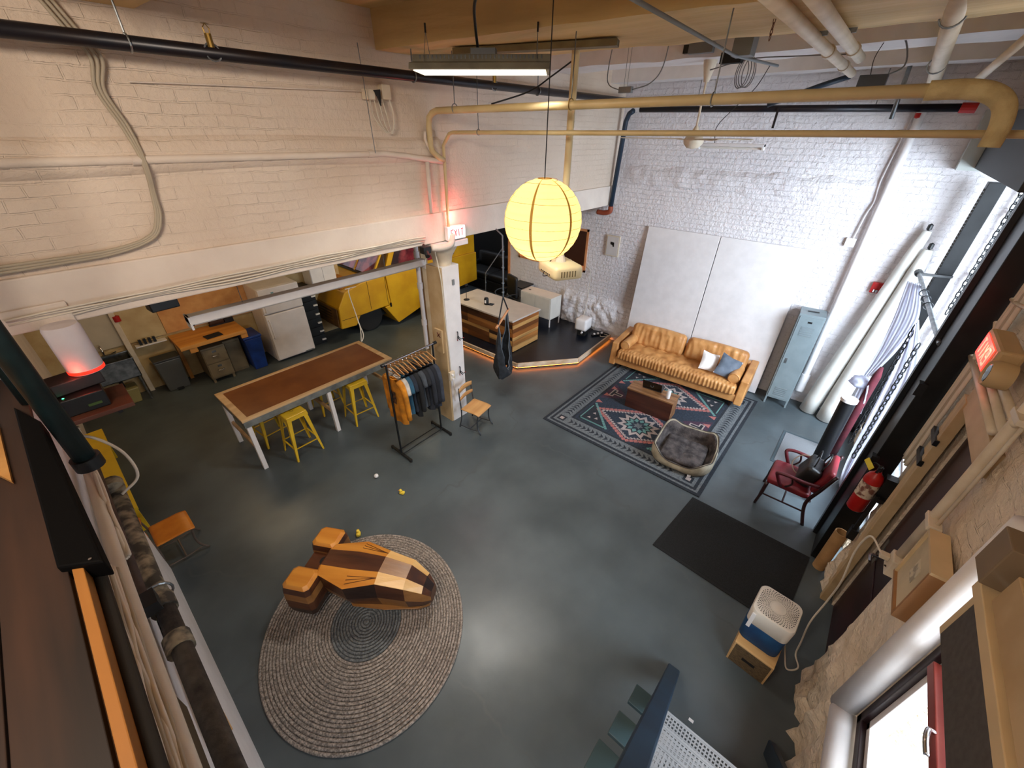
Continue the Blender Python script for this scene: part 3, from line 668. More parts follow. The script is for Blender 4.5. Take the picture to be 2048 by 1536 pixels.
# ================================================================== SCHOOL CHAIR(S)
sw = wood_mat('chair_ply', (202, 156, 100), (182, 132, 80), 1); sf = mat('chair_iron', (70, 74, 80), .4, .5)
def school_chair(loc, rz, label, seatm, frm, back=True):
    t = thing('school_chair', label, 'chair', loc, rz)   # faces +X local
    b = MB(); soft_block(b, (.02, 0, .405), .36, .38, .022, lambda p: Vector((0, 0, -.012*math.exp(-((p.x+.04)**2+p.y**2)/.02)-(.02*max(0, p.x-.1)/.08))), (12, 12, 2), rad=.01); b.build('seat', seatm, t, smooth='all', weld=True)
    for s in (-1, 1):
        b = MB(); b.tube(bez([(-.20, s*.16, .78), (-.19, s*.165, .60), (-.165, s*.17, .40), (-.17, s*.175, .20), (-.21, s*.18, .02)], 5), .011, 8)
        b.tube(bez([(.17, s*.16, .39), (.15, s*.165, .25), (.16, s*.17, .12), (.22, s*.18, .015)], 5), .012, 8); b.tube([(-.165, s*.17, .39), (.17, s*.16, .39)], .009, 8)
        b.tube(bez([(-.19, s*.178, .06), (0, s*.175, .05), (.18, s*.176, .07)], 4), .009, 8); b.build('side_frame', frm, t, smooth='all')
    MB().cyl((0, -.175, .053), (0, .175, .053), .009, 8).build('stretcher', frm, t)
    if back:
        for z0, z1, x in ((.70, .79, -.197), (.56, .63, -.183)):
            MB().grid(lambda u, v: Vector((x-.02*math.sin(PI*u)+.012, -.17+.34*u, z0+(z1-z0)*v-(.02*(2*u-1)**2 if v > .5 else 0))), 12, 3).build('back_slat', seatm, t, solid=.012, smooth='all')
school_chair((3.76, 4.02, 0), math.radians(-80), 'small plywood school chair with iron frame standing by the column', sw, sf)
# ================================================================== COLUMN
t = thing('support_column', 'white boxed column with side toned tan for shade and paint, flared capital under the beam', 'column', (3.75, 4.57, 0))
tan = mat('tan_board', (198, 172, 134), .6, c2=(180, 152, 112), scale=4)
MB().bb((3.575, 4.42, 0), (3.61, 4.73, 2.68)).build('side_board', tan, t, world=True, bevel=.004)  # tan tone is mostly side shade put into the colour, partly paint
MB().bb((3.61, 4.41, 0), (3.92, 4.73, 2.68)).build('boxing', m_white, t, world=True, bevel=.004)
b = MB(); b.lathe([(.13, 2.62), (.135, 2.72), (.15, 2.80), (.25, 2.97)], (3.76, 4.57, 0), 20); b.build('capital', m_offw, t, world=True, smooth=True)
MB().bb((3.46, 4.33, 2.95), (4.06, 4.76, 3.025)).build('capital_plate', m_white, t, world=True, bevel=.006)
# fixings on the column
t = thing('switch_board', 'tan board with a dark cross mark and switch on the column side', 'switch', (3.56, 4.60, 1.15))
MB().bb((3.545, 4.47, 1.33), (3.574, 4.64, 1.72)).build('backing', tan, t, world=True, bevel=.002)
x = MB(); x.bar((3.542, 4.57, 1.60), (3.542, 4.50, 1.67), .006, .02, (1, 0, 0)); x.bar((3.542, 4.50, 1.60), (3.542, 4.57, 1.67), .006, .02, (1, 0, 0)); x.build('cross_mark', mat('rust_red', (84, 34, 22), .7), t, world=True)
t = thing('outlet_box', 'grey outlet box with plugs on the column edge', 'outlet', (3.60, 4.38, .96))
MB().bb((3.555, 4.355, .86), (3.66, 4.405, 1.01)).build('box', m_offw, t, world=True, bevel=.004)
for z in (.90, .97): MB().bb((3.575, 4.32, z-.02), (3.61, 4.356, z+.015)).build('plug', m_whitem, t, world=True, bevel=.003)
MB().tube(bez([(3.60, 4.33, .88), (3.58, 4.31, .78), (3.61, 4.32, .66), (3.585, 4.32, .56), (3.60, 4.335, .46), (3.595, 4.33, .62), (3.62, 4.335, .80)], 6), .006, 6).build('cord', m_cable, t, world=True, smooth='all')
tag(MB().tube(bez([(3.50, 4.41, 3.0), (3.56, 4.39, 2.5), (3.585, 4.40, 1.9), (3.60, 4.39, 1.4), (3.605, 4.39, 1.02)], 8), .008, 6).build('extension_lead', m_cable, smooth='all'), 'pale cord running down the column edge to the outlet box', 'cord')
for z, l in ((1.55, 'upper black coat hook with red tips on the white column face'), (.92, 'lower black coat hook with red tips on the white column face')):
    t = thing('coat_hook', l, 'hook', (3.80, 4.395, z)); MB().tube(bez([(3.80, 4.402, z+.09), (3.80, 4.385, z+.09), (3.80, 4.38, z), (3.80, 4.33, z-.03)], 5), .008, 6).build('stem', m_black, t, world=True)
    for s in (-1, 1):
        MB().tube(bez([(3.80, 4.39, z+.03), (3.80+s*.04, 4.36, z-.03), (3.80+s*.06, 4.33, z-.01)], 5), .006, 6).build('prong', m_black, t, world=True)
        MB().lathe([(0, -.009), (.009, 0), (0, .009)], (3.80+s*.062, 4.328, z-.005), 8).build('tip', m_red, t, world=True)
t = thing('intercom', 'small grey wall switch near the top of the white column face', 'switch', (3.80, 4.4, 2.45)); MB().bb((3.77, 4.39, 2.40), (3.81, 4.41, 2.48)).build('plate', m_grey, t, world=True, bevel=.003)
# thin post and pipe behind the column
tag(MB().bb((4.04, 5.45, 0), (4.17, 5.58, 3.40)).build('timber_post', tan, bevel=.005), 'slim tan post behind the clothes rack and column', 'post')
t = thing('drain_pipe', 'white painted vertical pipe beside the slim tan post', 'pipe', (3.88, 5.35, 0)); MB().cyl((3.89, 5.35, 1.0), (3.89, 5.35, 3.39), .035, 12).build('pipe', m_white, t, world=True, smooth=True)
for z in (1.45, 2.1, 2.6): MB().cyl((3.89, 5.35, z), (3.89, 5.35, z+.1), .046, 12).build('coupling', m_white, t, world=True, smooth=True)
# exit sign glowing red on the header over the column
t = thing('exit_sign', 'white lit exit sign washing red light over the column top', 'exit sign', (3.86, 4.33, 3.12))
MB().bb((3.70, 4.34, 3.04), (4.03, 4.40, 3.22)).build('housing', m_whitem, t, world=True, bevel=.006)
em = mat('exit_white', (255, 240, 240), .4, emit=.9); MB().bb((3.715, 4.332, 3.055), (4.015, 4.341, 3.205)).build('face', em, t, world=True)
er = mat('exit_letters', (230, 70, 70), .4, emit=.8); b = MB()
def letters(b, word, x, y, z, h, w, th=.012, d=.003, flip=1):
    S = {'E': [((0, 0), (0, 1)), ((0, 0), (1, 0)), ((0, .5), (.8, .5)), ((0, 1), (1, 1))], 'X': [((0, 0), (1, 1)), ((0, 1), (1, 0))], 'I': [((.5, 0), (.5, 1))], 'T': [((.5, 0), (.5, 1)), ((0, 1), (1, 1))]}
    for i, ch in enumerate(word):
        for (a, c), (e, f) in S[ch]:
            b.bar((x+(i*1.35+a)*w, y, z+c*h), (x+(i*1.35+e)*w, y, z+f*h), d, th, (0, 1, 0)) if False else b.bar((x+(i*1.35+a)*w, y, z+c*h), (x+(i*1.35+e)*w, y, z+f*h), th, d, (0, 1, 0))
letters(b, 'EXIT', 3.755, 4.3305, 3.085, .09, .044); b.build('lettering', er, t, world=True)
l = lamp('exit_sign_glow', 'POINT', (3.80, 4.30, 3.34), 7, (1, .12, .10), rad=.04)

# ================================================================== STAGE PLATFORM
P = [(5.68, 7.3), (5.72, 4.76), (6.78, 3.92), (FW-.02, 4.02), (FW-.02, 7.3)]
t = thing('stage_platform', 'low dark stage with pale lit edge boards under the desk', 'platform', (7.0, 5.5, 0))
MB().prism([Vector((a, c, .0)) for a, c in P], (0, 0, .15)).build('deck', m_blackfloor, t, world=True)
eb = wood_mat('stage_edge', (222, 200, 178), (196, 164, 130), 0)
for i in range(3):
    a, c = Vector((*P[i], 0)), Vector((*P[i+1], 0)); d = (c-a).normalized(); nrm = Vector((-d.y, d.x, 0))*-1
    if i == 0: nrm = Vector((-1, 0, 0))
    a1 = a+nrm*.02; c1 = c+nrm*.02
    MB().bar(a1+Vector((0, 0, .105)), c1+Vector((0, 0, .105)), .035, .10).build('edge_board', eb, t, world=True, bevel=.003)
    MB().bar(a1-nrm*.01+Vector((0, 0, .045)), c1-nrm*.01+Vector((0, 0, .045)), .012, .012).build('light_strip', mat('led_strip', (255, 140, 50), .4, emit=11), t, world=True)
# ================================================================== DESK
t = thing('reception_desk', 'reclaimed plank desk with white top on the dark stage', 'desk', (6.48, 6.14, .15))
MB().bb((5.98, 5.12, .88), (6.96, 7.16, .915)).build('desk_top', mat('desk_white', (206, 196, 190), .4), t, world=True, bevel=.003)
tones = [(120, 70, 34), (168, 112, 58), (74, 44, 28), (150, 92, 44), (90, 52, 30), (192, 146, 88), (60, 36, 26)]
wm = [wood_mat('desk_plank_%d' % i, c, tuple(v*.7 for v in c), 1) for i, c in enumerate(tones)]; wx = [wood_mat('desk_plankx_%d' % i, tuple(min(255, v*1.15) for v in c), tuple(v*.8 for v in c), 0) for i, c in enumerate(tones)]
hs = [.16, .29, .42, .50, .61, .70, .79, .88]; order = [2, 5, 6, 3, 1, 4, 0]
order2 = [5, 1, 5, 3, 0, 5, 3]
for i in range(7):
    y = 5.16
    while y < 7.1:
        e = min(7.12, y+random.choice([.7, 1.0, 1.4])); k = order[i] if y < 5.2 else random.randrange(7)
        MB().bb((6.02, y+.002, hs[i]+.002), (6.05, e-.002, hs[i+1]-.002)).build('front_plank', wm[k], t, world=True, bevel=.002); y = e
    MB().bb((6.02, 5.14, hs[i]+.002), (6.92, 5.165, hs[i+1]-.002)).build('end_plank', wx[order2[i]], t, world=True, bevel=.002)
MB().bb((6.88, 5.18, .16), (6.92, 7.12, .88)).build('back_panel', crd, t, world=True)
# desk things
t = thing('speaker_dock', 'small black and white dock gadget standing on the desk top', 'gadget', (6.32, 6.22, .916), .3)
MB().lathe([(.05, 0), (.055, .02), (.055, .13), (.045, .16), (0, .17)], n=18).build('body', m_black, t, smooth=True); MB().bb((-.02, -.16, 0), (.10, -.04, .012)).build('pad', m_black, t, bevel=.003); MB().bb((-.058, -.02, .05), (-.05, .02, .12)).build('label_panel', m_whitem, t)
t = thing('desk_lamp', 'thin black desk stand with round foot at the desk left end', 'lamp', (6.22, 6.78, .916)); MB().lathe([(.07, 0), (.07, .012), (0, .02)], n=18).build('base', m_black, t); MB().cyl((0, 0, .01), (0, 0, .36), .006, 8).build('stem', m_black, t); MB().cyl((-.03, 0, .36), (.05, 0, .36), .022, 10).build('head', m_black, t)
# office chair behind the desk
t = thing('office_chair', 'black padded office chair behind the reception desk', 'chair', (7.36, 6.62, .15), math.radians(160)); bk = mat('black_leatherette', (24, 24, 26), .45)
b = MB(); soft_block(b, (0, 0, .48), .5, .5, .1, lambda p: Vector((0, 0, 0)), (8, 8, 3), rad=.045); b.build('seat', bk, t, smooth='all', weld=True)
b = MB(); soft_block(b, (-.26, 0, .82), .09, .46, .56, lambda p: Vector((0, 0, 0)), (3, 8, 8), rad=.04); b.build('backrest', bk, t, smooth='all', weld=True)
MB().cyl((0, 0, .08), (0, 0, .44), .025, 10).build('gas_lift', m_black, t)
for k in range(5):
    a = 2*PI*k/5; g = MB().bar((0, 0, .09), (.28*math.cos(a), .28*math.sin(a), .06), .04, .025).build('base_arm', m_black, t); MB().lathe([(0, 0), (.02, .003), (.025, .025), (.02, .047), (0, .05)], (.28*math.cos(a), .28*math.sin(a), 0), 10).build('caster', m_black, g)
for s in (-1, 1): MB().tube(bez([(.05, s*.24, .50), (.1, s*.29, .64), (-.05, s*.29, .70), (-.24, s*.26, .68)], 5), .018, 8).build('armrest', m_black, t, smooth='all')
# printer on cabinet box
t = thing('printer', 'grey and black printer on a low stand behind the desk', 'printer', (8.05, 6.62, .15), 0)
MB().bb((-.28, -.26, 0), (.28, .26, .50)).build('stand', m_grey, t, bevel=.005); MB().bb((-.26, -.25, .50), (.26, .25, .72)).build('body', mat('printer_grey', (150, 152, 156), .5), t, bevel=.01); MB().bb((-.25, -.24, .72), (.25, .24, .75)).build('lid', m_black, t, bevel=.006)
# white cabinet on legs
t = thing('white_cabinet', 'white metal cabinet on thin legs against the far wall', 'cabinet', (7.88, 5.82, .15))
wc = mat('cabinet_white', (216, 212, 204), .45); MB().bb((-.22, -.48, .20), (.22, .48, .75)).build('body', wc, t, bevel=.006); MB().bb((-.225, -.46, .22), (-.235, .0-.004, .73)).build('door', wc, t, bevel=.002); MB().bb((-.225, .004, .22), (-.235, .46, .73)).build('door', wc, t, bevel=.002)
for x in (-.2, .2):
    for y in (-.46, .46): MB().bb((x-.012, y-.012, 0), (x+.012, y+.012, .22)).build('leg', m_white, t)
b = MB(); b.bb((-.05, .30, .751), (-.01, .36, .755)); b.build('cable_slot', m_black, t)
# small white box on cable
t = thing('white_cube_speaker', 'small white cube box hanging near the stage by the rough wall', 'box', (7.9, 4.52, .30), .1)
b = MB(); soft_block(b, (0, 0, .14), .34, .30, .28, lambda p: Vector((0, 0, 0)), (6, 6, 6), rad=.03); b.build('case', m_whitem, t, smooth='all', weld=True); MB().cyl((-.16, -.06, -.02), (-.2, -.06, -.04), .025, 12).build('knob', m_whitem, t)
MB().bb((-.1, -.1, -.15), (.1, .1, 0.01)).build('foot', m_dark, t)
tag(MB().tube(bez([(7.9, 4.55, .58), (8.1, 4.6, .9), (8.36, 4.75, 1.5), (8.385, 4.88, 1.62)], 6), .006, 6).build('extension_lead', m_cable, smooth='all'), 'white cord rising from the cube box up the far wall', 'cord')
t = thing('power_strip', 'black power strip and router cluster on the stage right corner', 'power strip', (8.1, 4.2, .15)); MB().box((0, 0, .02), (.34, .06, .04), rz=-.5).build('strip', m_black, t, bevel=.004)
for k in range(3): MB().box((-.1+.09*k, .05-.05*k, .055), (.04, .04, .035), rz=-.5).build('plug', m_whitem, t, bevel=.003)
MB().tube(bez([(.1, -.1, .03), (.12, -.2, .02), (-.02, -.22, .05), (-.08, -.12, .03), (.02, -.05, .02)], 6), .006, 6).build('cord', m_cable, t, smooth='all')

# window opening frame in the far wall, warm lit trim
t = thing('opening_frame', 'orange lit wooden frame round the opening in the far wall', 'frame', (FW, 5.96, 1.96)); ow = mat('frame_wood', (214, 148, 100), .5, c2=(190, 120, 72), scale=5)
for a, c in (((FW-.02, wY0-.0, wZ0-.03), (FW+.3, wY0+.05, wZ1+.03)), ((FW-.02, wY1-.05, wZ0-.03), (FW+.3, wY1, wZ1+.03)), ((FW-.02, wY0, wZ0-.03), (FW+.3, wY1, wZ0+.02)), ((FW-.02, wY0, wZ1-.02), (FW+.3, wY1, wZ1+.03))): MB().bb(a, c).build('frame_side', ow, t, world=True)
l = lamp('opening_trim_lamp', 'AREA', (FW+.15, 5.96, wZ1-.05), 7, (1, .5, .2), .2, 1.9, (FW+.15, 5.96, 0))
t = thing('wall_end_trim', 'brown trim board on the end of the far wall by the passage', 'trim', (FW, 7.33, 0)); MB().bb((FW-.03, 7.30, .15), (FW+.32, 7.37, 3.0)).build('board', ow, t, world=True, bevel=.004)
# framed picture
t = thing('framed_print', 'small framed print with a black shape on the far wall', 'picture', (FW, 4.28, 2.2)); MB().bb((FW-.045, 4.12, 1.98), (FW-.004, 4.44, 2.42)).build('frame', mat('pale_frame', (214, 200, 178), .5), t, world=True, bevel=.004)
MB().bb((FW-.05, 4.145, 2.005), (FW-.044, 4.415, 2.395)).build('mount', mat('mount_paper', (206, 200, 196), .8), t, world=True)
MB().prism([(FW-.0505, 4.33, 2.29), (FW-.0505, 4.24, 2.28), (FW-.0505, 4.235, 2.19), (FW-.0505, 4.27, 2.19), (FW-.0505, 4.275, 2.22), (FW-.0505, 4.33, 2.235)], (-.002, 0, 0)).build('printed_shape', m_black, t, world=True)
# black sofa and handrail beyond the stage
t = thing('black_sofa', 'black sofa in the dark passage behind the stage', 'sofa', (9.35, 8.75, 0)); 
for i, y in enumerate((-.55, .55)):
    b = MB(); soft_block(b, (0, y, .42), .8, 1.08, .22, lambda p: Vector((0, 0, 0)), (6, 6, 3), rad=.06); b.build('seat_cushion', bk, t, smooth='all', weld=True)
    b = MB(); soft_block(b, (.42, y, .72), .22, 1.08, .5, lambda p: Vector((0, 0, 0)), (3, 6, 5), rad=.07); b.build('back_cushion', bk, t, smooth='all', weld=True)
MB().bb((-.42, -1.2, .0), (.55, 1.2, .32)).build('base', bk, t, bevel=.01)
for s in (-1, 1): MB().bb((-.42, s*1.12, .08), (.5, s*1.28, .62)).build('arm', bk, t, bevel=.04)
t = thing('handrail', 'thin grey metal handrail in the passage behind the stage', 'handrail', (7.6, 7.5, 0))
q = [gy(971, 586, 7.7), gy(971, 546, 7.7), gy(1008, 492, 7.7)]; MB().tube([(q[0].x, 7.7, .0)]+q[1:], .014, 8).build('rail', m_steel, t, world=True)
MB().cyl((q[2].x, 7.7, 0), q[2], .014, 8).build('post', m_steel, t, world=True)

# ================================================================== TRUCK
def truck():
    Y = 8.55; t = thing('yellow_truck', 'old boxy yellow truck parked under the header behind the column', 'truck', (6.0, 9.4, 0))
    yl = mat('truck_yellow', (214, 164, 26), .42, c2=(196, 144, 20), scale=2.2); yo = mat('truck_hood_shade', (198, 128, 30), .5, c2=(160, 100, 26), scale=3); dk = m_dark  # orange hood tone: shade on the yellow paint put into the colour
    D = 1.75
    S = lambda pts, y=Y: [Vector((a, y, z)) for a, z in pts]
    MB().prism(S([(3.90, .38), (3.93, .88), (4.14, 1.20), (4.56, 1.32), (5.23, 1.36), (5.28, .60), (5.06, .60), (4.42, .57), (4.28, .36)]), (0, D, 0)).build('hood', yl, t, world=True, bevel=.02)
    MB().prism(S([(5.24, 1.36), (5.34, 1.36), (8.3, 1.36), (8.3, .55), (6.6, .42), (5.42, .08), (5.10, .58), (5.28, .60)], Y-.015), (0, D+.03, 0)).build('body_side', yl, t, world=True, bevel=.015)
    MB().prism(S([(5.25, 1.36), (5.6, 2.15), (8.3, 2.25), (8.3, 1.36)], Y+.06), (0, .05, 0)).build('cab_side', yl, t, world=True)
    # cab openings: side windows of pink tinted glass and pillars
    g = mat('truck_glass', (160, 60, 70), .08, c2=(40, 20, 30), scale=2, contrast=(.4, .6), spec=.8)
    MB().prism(S([(5.42, 1.44), (5.70, 2.02), (6.35, 2.05), (6.35, 1.44)], Y+.045), (0, .01, 0)).build('side_window', g, t, world=True)
    MB().prism(S([(6.5, 1.44), (6.5, 2.05), (7.5, 2.08), (7.5, 1.44)], Y+.045), (0, .01, 0)).build('side_window', g, t, world=True)
    MB().prism(S([(5.6, 2.15), (8.3, 2.25), (8.3, 2.32), (5.6, 2.22)], Y+.03), (0, D-.06, 0)).build('roof', yl, t, world=True, bevel=.01)
    # windscreen leaning back, facing -X
    wg = mat('truck_windscreen', (214, 120, 140), .06, c2=(120, 60, 90), scale=3, contrast=(.42, .58), spec=.9)
    MB().prism([(4.95, Y+.12, 1.40), (4.95, Y+D-.12, 1.40), (5.42, Y+D-.16, 2.1), (5.42, Y+.16, 2.1)], (.02, 0, 0)).build('windscreen', wg, t, world=True)
    for y in (Y+.08, Y+D/2, Y+D-.1): MB().bar((4.94, y, 1.38), (5.45, y, 2.16), .05, .04).build('windscreen_pillar', yl, t, world=True)
    MB().bar((4.93, Y+.05, 1.37), (4.93, Y+D-.05, 1.37), .06, .03).build('windscreen_seal', m_black, t, world=True)
    MB().prism([(3.885, Y+.05, .42), (3.885, Y+D-.05, .42), (3.905, Y+D-.05, .86), (3.905, Y+.05, .86)], (-.02, 0, 0)).build('front_panel', mat('truck_front_shade', (120, 84, 34), .6, c2=(84, 58, 28), scale=5), t, world=True, bevel=.01)  # yellow front in shade, painted brown to carry it
    for i in range(5): MB().bb((3.87, Y+.3, .48+.07*i), (3.885, Y+D-.3, .50+.07*i)).build('grille_bar', m_black, t, world=True)
    MB().prism([(4.16, Y+.2, 1.215), (4.55, Y+.2, 1.325), (4.55, Y+D-.2, 1.325), (4.16, Y+D-.2, 1.215)], (0, 0, .012)).build('hood_panel', yo, t, world=True, bevel=.004)
    for xx in (4.72, 5.20): MB().bb((xx, Y-.004, .64), (xx+.008, Y+.01, 1.32)).build('panel_seam', m_dark, t, world=True)
    MB().bb((3.95, Y-.004, .58), (4.42, Y+.01, .588)).build('panel_seam', m_dark, t, world=True)
    MB().bb((5.24, Y-.03, .56), (5.28, Y, .66)).build('hinge', m_black, t, world=True)
    for x in (4.78, 7.3):
        for y in (Y+.34, Y+D-.2):
            b = MB(); b.T = Matrix.Translation((x, y, .36)) @ Matrix.Rotation(PI/2, 4, 'X'); b.lathe([(.2, -.11), (.34, -.11), (.36, -.07), (.36, .07), (.34, .11), (.2, .11)], n=28)
            wl = b.build('wheel', m_cabblk, t, world=True, smooth=True); b = MB(); b.T = Matrix.Translation((x, y, .36)) @ Matrix.Rotation(PI/2, 4, 'X'); b.lathe([(0, -.09), (.2, -.07), (.2, .07), (0, .09)], n=20); b.build('hub', m_grey, wl, world=True, smooth=True)
    MB().bb((4.0, Y+.3, .28), (8.2, Y+D-.3, .5)).build('chassis', m_dark, t, world=True)
truck()

# ================================================================== KITCHEN
# fridge
t = thing('fridge', 'white fridge freezer at the end of the kitchen wall', 'fridge', (2.88, 9.15, 0))
wf2 = mat('fridge_white', (232, 226, 226), .35); MB().bb((-.40, -.33, .02), (.40, .36, 1.62)).build('body', wf2, t, bevel=.02)
MB().bb((-.40, -.40, .06), (.40, -.335, 1.08)).build('door', wf2, t, bevel=.02, bseg=3); d = MB().bb((-.40, -.40, 1.10), (.40, -.335, 1.62)).build('freezer_door', wf2, t, bevel=.02, bseg=3)
MB().tube(bez([(-.36, -.40, .98), (-.36, -.45, .95), (-.36, -.45, .62), (-.36, -.40, .58)], 5), .012, 8).build('handle', wf2, t, smooth='all'); MB().tube(bez([(-.36, -.40, 1.16), (-.36, -.45, 1.18), (-.36, -.45, 1.40), (-.36, -.40, 1.42)], 5), .012, 8).build('handle', wf2, t, smooth='all')
MB().bb((.18, -.405, .07), (.36, -.40, .09)).build('vent_strip', m_grey, t)
for i, (x, c, l) in enumerate(((-.22, (200, 60, 40), 'red magnet on the freezer door'), (-.10, (190, 90, 90), 'pinkish magnet on the freezer door'), (-.16, (120, 160, 170), 'pale blue magnet on the freezer door'))):
    tag(MB().bb((2.88+x, 8.742, 1.42+.03*i), (2.88+x+.05, 8.75, 1.47+.03*i)).build('fridge_magnet', mat('magnet_%d' % i, c, .5)), l, 'magnet')
# blue bin
t = thing('recycling_bin', 'tall narrow blue bin between the filing cabinet and fridge', 'bin', (2.14, 9.02, 0)); bl = mat('bin_blue', (22, 60, 140), .45, c2=(16, 44, 110)); lv = lambda z, a, c: [Vector((-a, -c, z)), Vector((a, -c, z)), Vector((a, c, z)), Vector((-a, c, z))]
MB().loft([lv(0, .12, .18), lv(.70, .16, .24)]).build('bin_body', bl, t, bevel=.015); MB().bb((-.175, -.255, .70), (.175, .255, .76)).build('lid', bl, t, bevel=.02)
# trash can
t = thing('pedal_bin', 'grey rectangular waste bin left of the filing cabinet', 'bin', (.76, 9.28, 0)); gb = mat('bin_grey', (104, 106, 104), .35, .4); MB().loft([lv(0, .17, .12), lv(.62, .20, .15)]).build('bin_body', gb, t, bevel=.015)
b = MB(); b.bb((-.21, -.16, .62), (.21, .16, .66)); b.build('lid', mat('bin_lid', (70, 72, 72), .4, .3), t, bevel=.015); MB().bb((-.05, -.19, .02), (.05, -.12, .035)).build('pedal', m_black, t)
# filing cabinet
fg = mat('cabinet_tan_grey', (128, 116, 92), .5, c2=(110, 98, 78), scale=5)
t = thing('filing_cabinet', 'grey tan two drawer filing cabinet under the wooden worktop', 'cabinet', (1.45, 9.15, 0)); MB().bb((-.20, -.28, .08), (.20, .3, .74)).build('body', fg, t, bevel=.006)
for z in (.11, .42):
    d = MB().bb((-.185, -.295, z), (.185, -.28, z+.29)).build('drawer', fg, t, bevel=.004); MB().tube(bez([(-.05, -.295, z+.16), (-.05, -.325, z+.15), (.05, -.325, z+.15), (.05, -.295, z+.16)], 4), .007, 6).build('handle', m_chrome, d, smooth='all'); MB().bb((-.035, -.30, z+.21), (.035, -.295, z+.25)).build('label_holder', m_chrome, d)
for x in (-.17, .17):
    for y in (-.25, .27): MB().bb((x-.02, y-.02, 0), (x+.02, y+.02, .08)).build('foot', fg, t)
t = thing('filing_cabinet', 'second grey cabinet partly hidden right of the worktop leg', 'cabinet', (1.83, 9.28, 0)); MB().bb((-.16, -.22, .0), (.14, .2, .70)).build('body', fg, t, bevel=.006); MB().bb((-.14, -.235, .05), (.12, -.22, .65)).build('door', fg, t, bevel=.004)
# worktop
pw = wood_mat('pine_top', (214, 150, 70), (190, 122, 48), 0)
t = thing('wooden_worktop', 'thick orange pine worktop against the kitchen wall', 'worktop', (1.52, 9.15, 0)); MB().bb((-.55, -.40, .86), (.56, .38, .93)).build('top', pw, t, bevel=.005)
for x in (-.36, .5): MB().bb((x-.06, -.39, .77), (x+.06, -.30, .86)).build('bracket_block', pw, t, bevel=.004)
for x in (-.49, .5):
    MB().bb((x-.03, .28, 0), (x+.03, .34, .86)).build('leg', pw, t)
# wall boards above worktop
tag(MB().bb((.98, KW-.03, .98), (2.6, KW-.002, 1.70)).build('wood_backboard', mat('backboard', (216, 160, 96), .6, c2=(196, 136, 74), scale=5)), 'wooden backboard coloured as lit orange on the kitchen wall over the worktop', 'board')  # pink board with the orange light on it put into its colour
tag(MB().bb((.42, KW-.035, .98), (.97, KW-.002, 1.75)).build('notice_board', mat('notice_board', (206, 186, 140), .7, c2=(186, 160, 116), scale=3)), 'pale board on the kitchen wall left of the worktop', 'board')
tag(MB().bb((-.10, KW-.035, .98), (.34, KW-.002, 1.75)).build('wall_panel', mat('kitchen_panel', (196, 184, 160), .6)), 'pale panel on the kitchen wall behind the sink', 'panel')
tag(MB().bb((.34, KW-.10, .0), (.42, KW-.03, 2.9)).build('kitchen_pipe', m_offw, bevel=.01), 'pale vertical pipe casing beside the sink on the kitchen wall', 'pipe')
t = thing('utensil_rack', 'black slotted rack leaning on the board left of the worktop', 'rack', (.66, KW-.1, .93)); MB().bb((-.2, -.09, -.02), (.26, .06, 0)).build('shelf', m_whitem, t, bevel=.004)
for k in range(4): MB().bb((-.13+.07*k, -.05, 0), (-.09+.07*k, .0, .10)).build('block', m_black, t)
t = thing('paper_holder', 'dark brown roll and black box on the worktop back edge', 'holder', (1.78, 9.42, .93)); MB().cyl((-.12, 0, .10), (.12, 0, .10), .08, 18).build('roll', mat('brown_roll', (70, 46, 34), .8), t, smooth=True); MB().bb((.14, -.04, .0), (.3, .04, .1)).build('box', m_black, t, bevel=.004); MB().bb((-.14, -.03, 0), (.14, .03, .03)).build('base', m_black, t)
t = thing('tablet', 'black flat device lying on the front of the pine worktop', 'tablet', (1.55, 8.9, .932), .1); MB().bb((-.14, -.1, 0), (.14, .1, .015)).build('case', m_black, t, bevel=.004); MB().bb((-.13, -.09, .015), (.13, .09, .017)).build('screen', m_dark, t)
# sink
t = thing('utility_sink', 'deep steel utility sink on legs in the kitchen corner', 'sink', (.03, 9.32, 0)); x0, x1, y0, y1, z0, z1 = -.30, .31, -.20, .20, .50, .86
b = MB(); b.bb((x0, y0, z0), (x1, y0+.012, z1)); b.bb((x0, y1-.012, z0), (x1, y1, z1)); b.bb((x0, y0, z0), (x0+.012, y1, z1)); b.bb((x1-.012, y0, z0), (x1, y1, z1)); b.bb((x0, y0, z0), (x1, y1, z0+.012)); b.build('basin', m_steel, t)
MB().tube([(x0, y0, z1), (x1, y0, z1), (x1, y1, z1), (x0, y1, z1)], .012, 8, closed=True).build('rim', m_steel, t)
for x in (x0+.04, x1-.04):
    for y in (y0+.03, y1-.03): MB().cyl((x, y, 0), (x, y, z0), .016, 8).build('leg', m_steel, t)
b = MB(); b.tube(bez([(0, .19, .88), (0, .18, 1.05), (0, .08, 1.10), (0, .02, 1.0)], 5), .012, 8); f = b.build('faucet', m_chrome, t, smooth='all')
for s in (-.1, .1): MB().bar((s, .17, .90), (s*1.6, .12, .93), .018, .014).build('lever', m_chrome, f)
MB().bb((-.16, .14, .855), (.16, .21, .885)).build('tap_ledge', m_steel, t, bevel=.004)
MB().cyl((0, 0, .18), (0, 0, .5), .03, 10).build('drain', m_black, t)
tag(MB().tube(bez([(-.26, 9.2, .89), (-.30, 9.05, .95), (-.16, 9.0, 1.02), (-.12, 9.15, .96), (-.22, 9.2, .90), (-.3, 9.08, .80), (-.15, 9.06, .86), (-.2, 9.1, .6)], 6), .011, 6).build('water_hose', m_cable, smooth='all'), 'white looping hose over the left rim of the sink', 'hose')
t = thing('storage_tub', 'pale plastic tub under the sink', 'tub', (.02, 9.30, 0)); MB().loft([lv(0.0, .15, .12), lv(.30, .19, .15)]).build('tub_body', mat('tub_plastic', (150, 140, 90), .4), t, bevel=.02)
